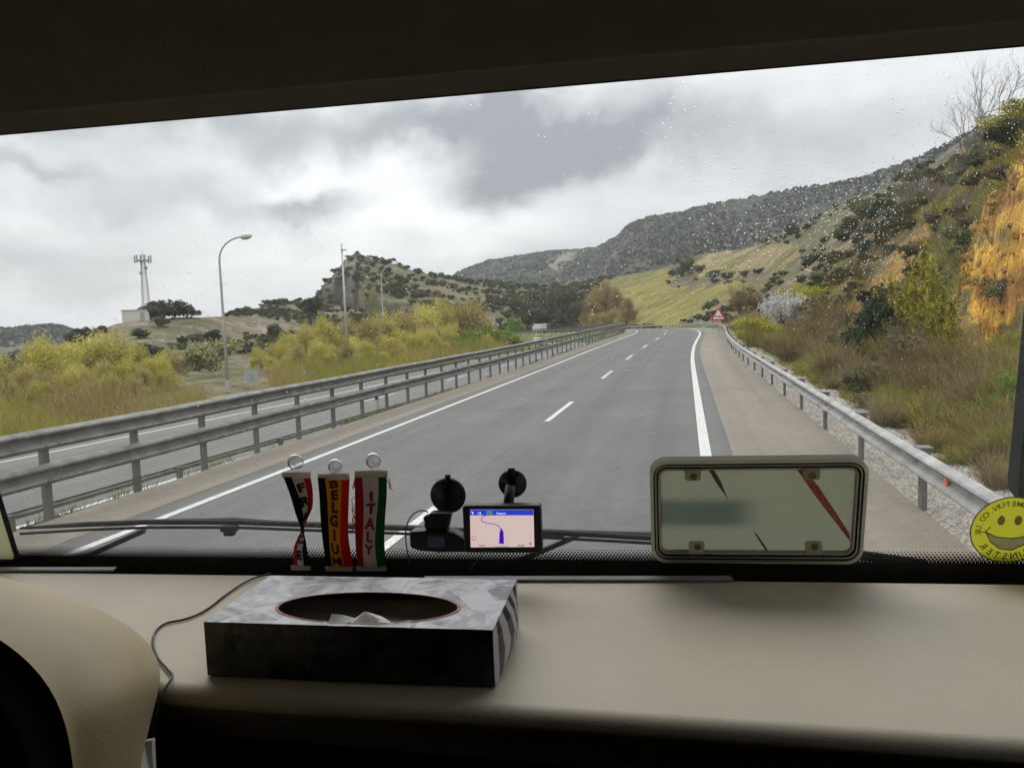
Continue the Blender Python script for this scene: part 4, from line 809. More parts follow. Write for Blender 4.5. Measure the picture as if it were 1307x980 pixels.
street_lamp(286, 47, 272, 300, 'tall curved-arm street lamp nearest the camera on the left'); street_lamp(442, 64, 433, 311, 'straight mast without curved arm between the two curved lamps', arm=False); street_lamp(490, 84, 484, 336, 'smaller curved-arm street lamp right of the straight mast')
def mast():
    x, y = pxd(189, 200); z = HF(x, y)-.3; v = ray(180, 325); h = H+200*v.z/math.hypot(v.x, v.y)-z; t = thing('telecom_mast', 'grey lattice telecom mast on the left hilltop', 'mast', (x, y, z), (0, 0, .4)); mb = MB(); m = mat('mast steel', (.36, .36, .36), .6, .2); k = 12
    def w(q): return .85*(1-q)+.34*q
    for i in range(k):
        a, b = i/k, (i+1)/k; wa, wb = w(a), w(b); ca = [(wa, wa), (-wa, wa), (-wa, -wa), (wa, -wa)]; cb = [(wb, wb), (-wb, wb), (-wb, -wb), (wb, -wb)]
        for j in range(4):
            p, q = ca[j], cb[j]; p2, q2 = ca[(j+1) % 4], cb[(j+1) % 4]; mb.tube([(*p, a*h), (*q, b*h)], .06, 4); mb.tube([(*p, a*h), (*q2, b*h)], .03, 4); mb.tube([(*p2, a*h), (*q, b*h)], .03, 4); mb.tube([(*q, b*h), (*q2, b*h)], .03, 4)
    mb.build('lattice', m, t); MB().lathe([(0, h*.9), (1.3, h*.9), (1.3, h*.91), (0, h*.91)], 10).build('platform', m, t)
    for j in range(6):
        a = j*math.pi/3; MB().box((1.75*math.cos(a), 1.75*math.sin(a), h*.93), (.28, .28, 1.7), (0, 0, a)).tube([(.4*math.cos(a), .4*math.sin(a), h*.92), (1.75*math.cos(a), 1.75*math.sin(a), h*.92)], .05, 4).build('antenna', m, t)
    for j, (hz, a) in enumerate([(.8, 1.0), (.72, 3.9)]): MB().lathe([(0, -.1), (.35, -.05), (.4, .12), (0, .14)], 12, (.7*math.cos(a), .7*math.sin(a), h*hz), 'y').build('dish', m, t)
    MB().tube([(0, 0, h), (0, 0, h+1.2)], .04, 4).build('spike', m, t)
mast()
def hut():
    x, y = pxd(176, 196); z = HF(x, y); t = thing('equipment_hut', 'pale low equipment hut beside the telecom mast', 'hut', (x, y, z-.4), (0, 0, R(28))); m = mat('pale render', (.55, .54, .51), .8, noise=.06)
    mb = MB().box((0, 0, 1.35), (5.6, 3.2, 2.7)); mb.build('wall', m, t); MB().box((0, 0, 2.79), (5.9, 3.5, .16)).build('roof', mat('hut roof', (.4, .4, .39), .8), t); MB().box((1.4, -1.63, 1.2), (.95, .06, 2.0)).build('door', mat('hut door', (.3, .32, .33), .6), t)
hut()
SIGNB = mat('sign back aluminium', (.36, .39, .43), .45, .3, noise=.05); SIGNP = mat('sign post', (.40, .40, .38), .5, .4); RED = mat('sign red', (.55, .02, .02), .45, spec=.4); WHT = mat('sign white', (.75, .75, .73), .5); BLK = mat('sign black', (.015, .015, .015), .6)
def round_sign():
    d = 46; x, y = pxd(316, d); z = HF(x, y); v = ray(310, 481); h = H+d*v.z/math.hypot(v.x, v.y)-z; t = thing('round_sign', 'round traffic sign seen from behind, right of the nearest street lamp', 'road sign', (x, y, z), (0, 0, R(22)))
    MB().lathe([(0, -.012), (.38, -.012), (.38, .012), (0, .012)], 28, (0, 0, h), 'y').build('disc', SIGNB, t); MB().box((0, -.05, h/2+.15), (.06, .05, h+.3)).build('post', SIGNP, t)
    MB().box((0, -.03, h+.12), (.5, .03, .04)).box((0, -.03, h-.12), (.5, .03, .04)).build('bracket', SIGNP, t)
round_sign()
def back_panel():
    d = 86; x, y = pxd(590, d); z = HF(x, y); v = ray(592, 446); h = H+d*v.z/math.hypot(v.x, v.y)-z; t = thing('direction_sign', 'blue-grey back of a direction sign leaning out of the bushes behind the rail', 'road sign', (x, y, z), (0, 0, R(10)))
    MB().prism([(-1.35, h-1.4), (.75, h-1.5), (.75, h), (-.55, h-.12)], -.02, .02, 'y').build('panel', SIGNB, t)
    for q in (-.5, .45): MB().box((q, -.07, h/2), (.1, .1, h)).build('post', SIGNP, t)
back_panel()
def warn_sign(px, d, py_top, side, label, rot, back=False):
    x, y = pxd(px, d); z = HF(x, y); v = ray(px, py_top); zt = H+d*v.z/math.hypot(v.x, v.y); th = side*.866; t = thing('warning_sign', label, 'road sign', (x, y, z), (0, 0, R(rot)))
    def tri(s, r, y0, y1, m, nm, p=t):
        pts = []; cz = zt-z-th*2/3
        for k in range(3):
            a = R(90+120*k); c = Vector((math.cos(a), math.sin(a)))*(s/math.sqrt(3)-2*r)
            for j in range(5): b = a+R(-60+30*j); pts.append((c.x+r*math.cos(b), cz+c.y+r*math.sin(b)))
        return MB().prism(pts, y0, y1, 'y').build(nm, m, p)
    pl = tri(side, .06, -.02, 0.02, SIGNB if back else RED, 'plate')
    if not back:
        tri(side*.70, .03, -.026, -.021, WHT, 'face', pl); cz = zt-z-th*.69; k = side/1.35; mb = MB()
        for ox, oz, s in ((-.20, -.02, 1), (.04, -.045, 1), (.24, -.05, .8)): mb.prism([(k*(ox-.10*s), cz+k*(oz-.06)), (k*(ox+.10*s), cz+k*(oz-.06)), (k*(ox+.10*s), cz+k*oz), (k*(ox+.05*s), cz+k*(oz+.07*s)), (k*(ox-.06*s), cz+k*(oz+.07*s)), (k*(ox-.10*s), cz+k*oz)], -.031, -.027, 'y')
        mb.build('pictogram', BLK, pl)
    MB().box((0, .05, (zt-z-th*.3)/2), (.09, .05, zt-z-th*.3)).build('post', SIGNP, t)
warn_sign(917, 71, 392, 1.32, 'red and white triangular warning sign beyond the right guardrail', 3); warn_sign(911, 96, 401, 1.0, 'dull red back of a small sign half hidden by the warning sign', 60, back=False)
for s_, lb in ((112, 'small pale marker panel on the bend, nearer the warning sign'), (142, 'small pale marker panel on the bend, farther from the warning sign')):
    p = road(s_, 6.9); t = thing('chevron_sign', lb, 'road marker', (p[0], p[1], HF(p[0], p[1])), (0, 0, -float(np.interp(s_, S, hd)))); MB().box((0, 0, 1.02), (.75, .03, .28)).build('panel', SIGNP, t)
    for q in (-.25, .25): MB().box((q, .04, .5), (.06, .04, 1.0)).build('post', SIGNP, t)
for s_, o_, lb in ((24.5, -7.0, 'short white marker post behind the left guardrail'),):
    p = road(s_, o_, float(opp_dz(s_))); t = thing('marker_post', lb, 'marker post', tuple(p)); MB().box((0, 0, .55), (.09, .06, 1.1)).build('post', SIGNP, t); MB().box((0, -.043, .9), (.125, .012, .16)).build('reflector_band', BLK, t)

# vehicles
CW = mat('white vehicle paint', (.70, .70, .69), .35, coat=.5); CG = mat('vehicle window glass', (.02, .025, .03), .1, spec=.8); TY = mat('tyre rubber', (.02, .02, .02), .9); RIM = mat('wheel rim', (.35, .35, .35), .4, .6); LRED = mat('tail light', (.35, .01, .01), .3); LWHT = mat('headlight', (.7, .7, .68), .2); DK = mat('dark chassis', (.03, .03, .03), .8)
def wheel(t, x, y, r, w=.22):
    a = MB().lathe([(r*.55, -w/2), (r, -w/2), (r, w/2), (r*.55, w/2)], 18, (0, 0, 0), 'y').build('wheel', TY, t); a.location = (x, y, r); MB().lathe([(0, -w*.45), (r*.57, -w*.45), (r*.57, w*.45), (0, w*.45)], 14, (0, 0, 0), 'y').build('rim', RIM, a)
def lorry():
    s = 251; p = road(s, 1.75); hh = float(np.interp(s, S, hd)); t = thing('lorry', 'white box lorry driving away in front of the dark oaks', 'lorry', tuple(p), (0, 0, -hh+R(90)), scale=.8)
    MB().box((-1.2, 0, 2.35), (7.2, 2.5, 2.7)).build('cargo_box', CW, t, bevel=.04); MB().box((-.2, 0, .8), (9.4, .9, .3)).build('chassis', DK, t); MB().prism([(2.7, .55), (4.7, .55), (4.75, 1.7), (4.45, 2.9), (2.9, 3.1), (2.7, 3.0)], -1.2, 1.2).build('cab', CW, t, bevel=.05)
    MB().prism([(4.74, 1.75), (4.79, 1.75), (4.52, 2.75), (4.47, 2.75)], -1.0, 1.0).build('windscreen', CG, t); MB().box((-4.83, 0, 2.35), (.04, 2.3, 2.5)).build('rear_door', mat('lorry rear door', (.5, .5, .49), .5), t)
    for x in (-3.4, -2.3, 3.7):
        for y in (-1.05, 1.05): wheel(t, x, y, .5, .3)
    for y in (-1, 1): MB().box((-4.84, y, .85), (.05, .3, .15)).build('tail_light', LRED, t)
lorry()
def van(s, off, label, L_, hgt, body, wid=1.9, face=1, name='van'):
    p = road(s, off, float(opp_dz(s)) if off < -6 else 0); hh = float(np.interp(s, S, hd)); t = thing(name, label, name, tuple(p), (0, 0, -hh-R(90)*face))
    l = L_/2; MB().prism([(a*l, b*hgt) for a, b in body], -wid/2, wid/2).build('body', CW, t, bevel=.08, seg=3)
    f = [q for q in body]; xs = l
    MB().prism([(xs*.52, hgt*.60), (xs*.60, hgt*.58), (xs*.38, hgt*.93), (xs*.30, hgt*.93)], -wid*.43, wid*.43).build('windscreen', CG, t)
    for y in (-1, 1): MB().box((-.05*l, y*(wid/2+.005), hgt*.74), (l*.75, .02, hgt*.26)).build('window', CG, t); MB().box((l*.985, y*wid*.36, hgt*.38), (.06, .3, .16)).build('headlight', LWHT, t)
    for x in (-.62*l, .62*l):
        for y in (-wid/2+.08, wid/2-.08): wheel(t, x, y, .33)
    MB().box((l*1.0, 0, hgt*.25), (.06, wid*.5, .18)).build('grille', DK, t)
van(252, -13.2, 'white van coming round the far bend of the opposite road', 5.2, 2.3, [(-1, .15), (1, .15), (1, .42), (.95, .52), (.62, .60), (.36, .98), (.2, 1), (-.97, 1), (-1, .9)])
van(219, -9.4, 'white car coming down the opposite road, nearer than the van', 4.2, 1.45, [(-1, .18), (1, .18), (1, .45), (.93, .58), (.52, .66), (.26, .98), (-.45, 1), (-.85, .68), (-1, .6)], 1.75, name='car')

# ------------------------------------------------------------------ the motorhome cab the camera sits in (local axes: u right, v forward, w up from the eye)
AL = R(3.8); Rz = Matrix.Rotation(AL, 3, 'Z'); Ri = Rz.inverted(); LEAN = .237; GV = 1.04; TH = math.atan(LEAN)
def lray(px, py): return Ri@ray(px, py)
def hv(px, py, v): d = lray(px, py); return d*(v/d.y)
def hw(px, py, w): d = lray(px, py); return d*(w/d.z)
def hg(px, py, off=0.0):
    """on the windscreen plane v = 1 - LEAN (w+.34) + off"""
    d = lray(px, py); return d*((GV-LEAN*.34+off)/(d.y+LEAN*d.z))
def wv(p): return Rz@Vector(p)+CAM
def cabmat(name, c, rough=.6, **k): return mat(name, c, rough, **k)
BEIGE = cabmat('beige dashboard plastic', (.66, .585, .465), .55, noise=.06, scale=5, bump=.06, bscale=420, spec=.35, detail=8)
LINING = cabmat('grey brown headlining', (.16, .145, .115), .9, noise=.08, scale=20, bump=.1, bscale=200, spec=.1)
BLACKP = cabmat('black plastic', (.012, .012, .013), .45); RUBBER = cabmat('wiper rubber', (.012, .012, .012), .7, spec=.3); DARKC = cabmat('dark cab trim', (.035, .032, .028), .85, spec=.15)
mh = thing('motorhome', 'motorhome cab with beige dashboard and wide windscreen, seen from inside', 'motorhome', tuple(CAM), (0, 0, AL))
UL, UR = -1.5, .66
def glass_mat():
    m = bpy.data.materials.new('windscreen glass'); m.use_nodes = True; t = m.node_tree; t.nodes.clear(); o = nn(t, 'ShaderNodeOutputMaterial'); tr = nn(t, 'ShaderNodeBsdfTransparent'); tr.inputs[0].default_value = (.932, .935, .925, 1)
    gl = nn(t, 'ShaderNodeBsdfGlossy'); gl.inputs['Roughness'].default_value = .02; fr = nn(t, 'ShaderNodeFresnel'); fr.inputs[0].default_value = 1.25
    df = nn(t, 'ShaderNodeBsdfDiffuse'); df.inputs[0].default_value = (.7, .7, .68, 1); dt = nn(t, 'ShaderNodeBsdfTranslucent'); dt.inputs[0].default_value = (.7, .7, .7, 1); am = nn(t, 'ShaderNodeMixShader'); am.inputs[0].default_value = .6; t.links.new(df.outputs[0], am.inputs[1]); t.links.new(dt.outputs[0], am.inputs[2])
    tc = nn(t, 'ShaderNodeTexCoord'); n = nn(t, 'ShaderNodeTexNoise'); n.inputs['Scale'].default_value = 5; n.inputs['Detail'].default_value = 8; t.links.new(tc.outputs['Object'], n.inputs['Vector']); r = nn(t, 'ShaderNodeMapRange'); r.inputs[1].default_value = .3; r.inputs[2].default_value = .75; r.inputs[3].default_value = .008; r.inputs[4].default_value = .030; t.links.new(n.outputs['Fac'], r.inputs[0])
    a = nn(t, 'ShaderNodeMixShader'); t.links.new(fr.outputs[0], a.inputs[0]); t.links.new(tr.outputs[0], a.inputs[1]); t.links.new(gl.outputs[0], a.inputs[2])
    b = nn(t, 'ShaderNodeMixShader'); t.links.new(r.outputs[0], b.inputs[0]); t.links.new(a.outputs[0], b.inputs[1]); t.links.new(am.outputs[0], b.inputs[2]); t.links.new(b.outputs[0], o.inputs[0]); return m
GLASS = glass_mat()
def dash():
    us = np.linspace(UL, UR, 60); mb = MB(); prof = []
    r = .016
    def edge(u): return .648-.055*(u+.16)
    V = []; 
    for u in us:
        e = edge(u); pr = [(1.03, -.44), (1.002, -.36), (1.0, -.343), (.995, -.3412), (.9, -.340), (.8, -.340), (e+.06, -.3405)]
        pr += [(e+r*(1-math.sin(R(a))), -.341-r*(1-math.cos(R(a)))) for a in (0, 15, 30, 45, 60, 75, 90)]
        pr += [(e+.006, -.362), (e+.04, -.39), (e+.10, -.45), (e+.12, -1.2)]  # front undercut shaped to keep light off the face below
        V += [(u, a, b) for a, b in pr]; n = len(pr)
    Fs = [(i*n+j, i*n+j+1, (i+1)*n+j+1, (i+1)*n+j) for i in range(len(us)-1) for j in range(n-1)]
    mb.add(V, Fs); d = mb.build('dashboard', BEIGE, mh, smooth=True)
    fm = MB().prism([(.76, -.43), (.70, -.46), (.68, -1.2), (.76, -1.2)], UL, UR, 'x'); fm.build('lower_fascia', mat('shade painted fascia', (.012, .011, .010), .9, spec=.05), mh)  # beige in shadow below the edge, its shade painted as near black
    TR = cabmat('grey vent trim', (.30, .31, .33), .4)
    for x0, x1, y in ((-60, 146, 727), (540, 936, 739)):
        a, b = hw(x0, y, -.338), hw(x1, y, -.338); MB().prism([(a.x, a.y-.004), (b.x, b.y-.004), (b.x-.003, b.y+.010), (a.x, a.y+.010)], -.3395, -.3365, 'z').build('vent_trim', TR, mh, bevel=.001)
dash()
def shell():
    mb = MB().prism([(.902, .262), (.80, .262), (.796, .254), (.788, .249), (.776, .249), (.760, .256), (.70, .288), (.60, .335), (.45, .395), (.2, .45), (-.4, .47), (-1.9, .47), (-1.9, .56), (.902, .56)], UL, UR, 'x')
    o = mb.build('roof_lining', LINING, mh, smooth=False); o.modifiers.new('b', 'BEVEL').width = .004
    for u in (UL-.03, UR+.03):
        MB().box((u, -.4, -.715), (.06, 3.1, .97)).box((u, -.4, .44), (.06, 3.1, .30)).box((u, -.72, .03), (.06, 2.46, .52)).box((u, 1.05, .03), (.06, .2, .52)).build('side_wall', DARKC, mh)
        MB().box((u, .73, .03), (.006, .44, .52)).build('side_window', GLASS, mh)
    MB().tube([(UL, .789, .2665), (UR, .789, .2665)], .0155, 14).build('lining_highlight', mat('painted lip highlight', (.36, .31, .23), .85), mh, smooth=True)  # light caught by the rounded lip, painted as a paler tube
    MB().box((-.42, -1.93, -.3), (2.2, .06, 1.8)).build('rear_wall', DARKC, mh); MB().box((-.42, -.4, -1.23), (2.2, 3.1, .06)).build('cab_floor', DARKC, mh)
    MB().prism([(1.062, -.41), (1.12, -.40), (1.18, -.6), (1.15, -1.3), (1.062, -1.3)], UL, UR, 'x').build('front_panel', mat('white coachwork', (.6, .6, .58), .4), mh)
    for u in (UL+.02, UR-.02): MB().prism([(1.04, -.40), (1.07, -.40), (.88, .42), (.85, .42)], u-.03, u+.03, 'x').build('windscreen_pillar', DARKC, mh)
shell()
def gp(u, w, off=0.0): return (u, GV-LEAN*(w+.34)+off, w)
INK = cabmat('black ceramic border', (.008, .008, .008), .5)
def windscreen():
    mb = MB(); V = [gp(u, w, o) for o in (0, .005) for u, w in ((UL, -.405), (UR, -.405), (UR, .42), (UL, .42))]; mb.add(V, [(0, 1, 2, 3), (7, 6, 5, 4)]); g = mb.build('windscreen', GLASS, mh)
    wb = hg(650, 713).z; wt = hg(653, 117).z; wd = hg(650, 700).z; b = MB(); b.add([gp(u, w, -.0008) for u, w in ((UL, -.405), (UR, -.405), (UR, wb), (UL, wb))], [(0, 1, 2, 3)]); b.add([gp(u, w, -.0008) for u, w in ((UL, wt), (UR, wt), (UR, .42), (UL, .42))], [(0, 1, 2, 3)]); b.build('black_border', INK, g)
    d = MB(); p = .0046; rows = 5
    for j in range(rows):
        r = [.0024, .0021, .0018, .0014, .0010][j]; w = wb+(j+.35)*(wd-wb)/rows*1.05; k = UL+(.5*p if j % 2 else 0)
        while k < UR: d.add([gp(k+r*math.cos(a), w+r*math.sin(a), -.0006) for a in np.linspace(0, 2*math.pi, 7)[:-1]], [tuple(range(6))]); k += p
    d.build('dot_border', INK, g)
windscreen()
def drops():
    g = np.random.default_rng(12); A = []
    def put(n, x0, x1, y0, y1, r0, r1):
        for _ in range(n):
            q = hg(g.uniform(x0, x1), g.uniform(y0, y1), .0055); A.append((q.x, q.z, r0*(r1/r0)**(g.random()**1.7)))
    put(2200, -150, 1500, 90, 700, .0003, .0009); put(2000, 850, 1450, 60, 430, .0003, .0009); put(900, 880, 1150, 200, 360, .0004, .0010); put(800, 0, 800, 260, 480, .0003, .0010); put(260, 0, 420, 500, 690, .0005, .0013); put(300, 1050, 1350, 80, 330, .0004, .0009)
    A = [(a[0], a[1], a[2]*.9) for a in A]; A = np.array([a for a in A if UL+.05 < a[0] < UR-.05 and -.31 < a[1] < .40]); n = len(A); K = 8; prof = [(1, 0), (.88, .30), (.55, .55)]; V = []
    ang = np.linspace(0, 2*math.pi, K+1)[:-1]; sx = g.uniform(.8, 1.2, (n, 1)); sy = g.uniform(.85, 1.4, (n, 1))
    for rr, hh in prof:
        u = A[:, :1]+A[:, 2:]*rr*np.cos(ang)*sx; w = A[:, 1:2]+A[:, 2:]*rr*np.sin(ang)*sy; V.append(np.stack([u, GV-LEAN*(w+.34)+.0053+A[:, 2:]*hh*.9+0*u, w], -1))
    V.append(np.stack([A[:, :1], GV-LEAN*(A[:, 1:2]+.34)+.0053+A[:, 2:]*.62*.9, A[:, 1:2]], -1)); V.append(np.stack([A[:, :1], GV-LEAN*(A[:, 1:2]+.34)+.0053, A[:, 1:2]], -1))
    V = np.concatenate(V, 1); m = V.shape[1]; F4 = []
    for j in range(K):
        k = (j+1) % K; F4 += [(j, k, K+k), (j, K+k, K+j), (K+j, K+k, 2*K+k), (K+j, 2*K+k, 2*K+j), (2*K+j, 2*K+k, 3*K), (k, j, 3*K+1)]
    Fc = (np.arange(n)[:, None, None]*m+np.array(F4)[None]).reshape(-1, 3)
    mt = bpy.data.materials.new('rain water'); mt.use_nodes = True; t = mt.node_tree; t.nodes.clear(); o = nn(t, 'ShaderNodeOutputMaterial'); gl = nn(t, 'ShaderNodeBsdfRefraction'); gl.inputs['IOR'].default_value = 1.33; gl.inputs['Roughness'].default_value = 0; t.links.new(gl.outputs[0], o.inputs[0])
    ob = link('raindrops', npmesh('raindrops', V.reshape(-1, 3), Fc, mt, smooth=True)); ob.location = CAM; ob.rotation_euler = (0, 0, AL); tag(ob, 'small raindrops spattered over the outside of the windscreen', 'raindrops', kind='stuff')
drops()
def wipers():
    def blade(pts, arm, strut, name='wiper'):
        P = [hg(x, y, .022) for x, y in pts]; mb = MB(); mb.tube(P, [.0020]+[.0042]*(len(P)-2)+[.0030], 8); o = mb.build(name, RUBBER, mh, smooth=True)
        Q = [hg(x, y, .040) for x, y in arm]; m2 = MB(); m2.tube(Q, [.0020]+[.0048]*(len(Q)-1), 8); m2.build('arm', BLACKP, o, smooth=True)
        m3 = MB(); m3.tube([hg(x, y+7, .016) for x, y in pts], .0022, 6); m3.build('rubber', RUBBER, o)
        if strut: m4 = MB(); m4.tube([hg(x, y, .045) for x, y in strut], [.005, .0045], 8); m4.build('strut', BLACKP, o)
    blade([(26, 674), (110, 669), (190, 666), (300, 666), (380, 669), (520, 674), (640, 678)], [(190, 664), (300, 663), (350, 667), (470, 671), (600, 677), (720, 683)], [(96, 716), (184, 677)])
    blade([(560, 676), (700, 679), (830, 686), (940, 692), (1050, 699), (1180, 716)], [(690, 676), (830, 682), (960, 694), (1110, 708), (1180, 722)], [(655, 718), (738, 683)])
    c = hg(293, 674, .03); k = MB(); k.box(tuple(c), (.026, .012, .010)); k.box((c.x, c.y, c.z-.007), (.016, .012, .008)).build('wiper_joint', BLACKP, mh, bevel=.002)
wipers()
def mirror():
    c = hv(1405, 505, 1.45); w, h = .250, .40; poly = [(x+z*.075, z) for x, z in rrect(w, h, .045, 6)]; HB = mat('mirror housing black', (.008, .008, .009), .8, spec=.15)
    mb = MB(); n = len(poly)
    rings = [(1.0, -.02), (.96, .03), (.80, .07), (.5, .085)]
    V = [(c.x+x*s, 1.45+d, c.z+z*s) for s, d in rings for x, z in poly]
    mb.add(V, [(i*n+j, i*n+(j+1) % n, (i+1)*n+(j+1) % n, (i+1)*n+j) for i in range(3) for j in range(n)]+[tuple(3*n+j for j in range(n))]); o = mb.build('wing_mirror', HB, mh, smooth=False, bevel=.004)
    rim = MB(); V = [(c.x+x*s, 1.45+d, c.z+z*s) for s, d in [(1.0, -.02), (.93, -.022), (.91, -.004)] for x, z in poly]; rim.add(V, [(i*n+j, i*n+(j+1) % n, (i+1)*n+(j+1) % n, (i+1)*n+j) for i in range(2) for j in range(n)]); rim.build('mirror_rim', HB, o)
    mg = mat('mirror glass', (.55, .62, .58), .06, 1.0)
    for z0, z1 in ((-.085, .17), (-.172, -.098)):
        g_ = MB().prism([(c.x-w*.44, c.z+z0), (c.x+w*.44, c.z+z0), (c.x+w*.44, c.z+z1), (c.x-w*.44, c.z+z1)], 1.444, 1.448); g_.build('mirror_glass', mg, o)
    MB().tube([(c.x+.02, 1.5, c.z+h*.45), (c.x+.06, 1.40, c.z+.30), (c.x+.08, 1.05, c.z+.45)], .014, 8).build('mirror_arm', BLACKP, o)
mirror()
def binnacle():
    outer = [(-160, 728, 0), (-20, 748, 0), (95, 776, 0), (150, 796, 0), (188, 820, 0), (206, 850, 0), (203, 884, .640), (188, 930, .625), (175, 985, .615), (165, 1090, .61)]
    rim = [(-160, 700, .50), (-60, 768, .49), (0, 806, .48), (32, 828, .475), (60, 856, .47), (80, 888, .465), (92, 922, .46), (99, 958, .46), (103, 1005, .46), (106, 1090, .46)]
    rows = []; O = [hw(x, y, -.3395) if v == 0 else hv(x, y, v) for x, y, v in outer]; I = [hv(x, y, v) for x, y, v in rim]; O[0] = hw(-160, 728, -.3395)
    C = Vector((-.78, .52, -.62)); n = len(O)
    for t in (0, .08, .25, .5, .75, .92):
        row = []
        for a, b in zip(O, I):
            p = a.lerp(b, t); q = (p-C); q.y = 0; row.append(p+q.normalized()*.028*math.sin(math.pi*t)**.8)
        rows.append(row)
    def inn(k, v): return [hv(x-k, y+k*.75, v) for x, y, _ in rim]
    rows.append(I); rows.append(inn(7, .452)); 
    mb = MB(); mb.add([p for r in rows for p in r], [(i*n+j, i*n+j+1, (i+1)*n+j+1, (i+1)*n+j) for i in range(len(rows)-1) for j in range(n-1)]); o = mb.build('instrument_hood', cabmat('yellowed hood plastic', (.50, .41, .24), .55, noise=.1, scale=8, bump=.06, bscale=300), mh, smooth=True, sub=2)
    r2 = [inn(7, .452), inn(30, .455), inn(44, .48), inn(60, .60)]; m2 = MB(); m2.add([p for r in r2 for p in r], [(i*n+j, i*n+j+1, (i+1)*n+j+1, (i+1)*n+j) for i in range(3) for j in range(n-1)]); m2.build('hood_lining', DARKC, o, smooth=True, sub=1)
    a = hv(-90, 960, .60); MB().box((a.x-.05, .60, a.z-.06), (.26, .01, .26)).build('instrument_panel', mat('instrument glass', (.012, .014, .022), .12), o)
    P = [hw(x, y, -.337) for x, y in [(95, 779), (120, 784), (150, 795), (178, 811), (160, 808), (130, 800)]]; 
    q = [Vector((p.x, p.y, -.333-.004*i % 1)) for i, p in enumerate(P)]; MB().add([(p.x, p.y, -.3365) for p in P]+[(p.x, p.y, -.339) for p in P], [tuple(range(6)), tuple(range(6, 12))]+[(i, (i+1) % 6, 6+(i+1) % 6, 6+i) for i in range(6)]).build('crease_patch', cabmat('olive crease shade', (.30, .28, .16), .5), mh)  # crease of the hood, its shade put in as a flat olive patch
binnacle()

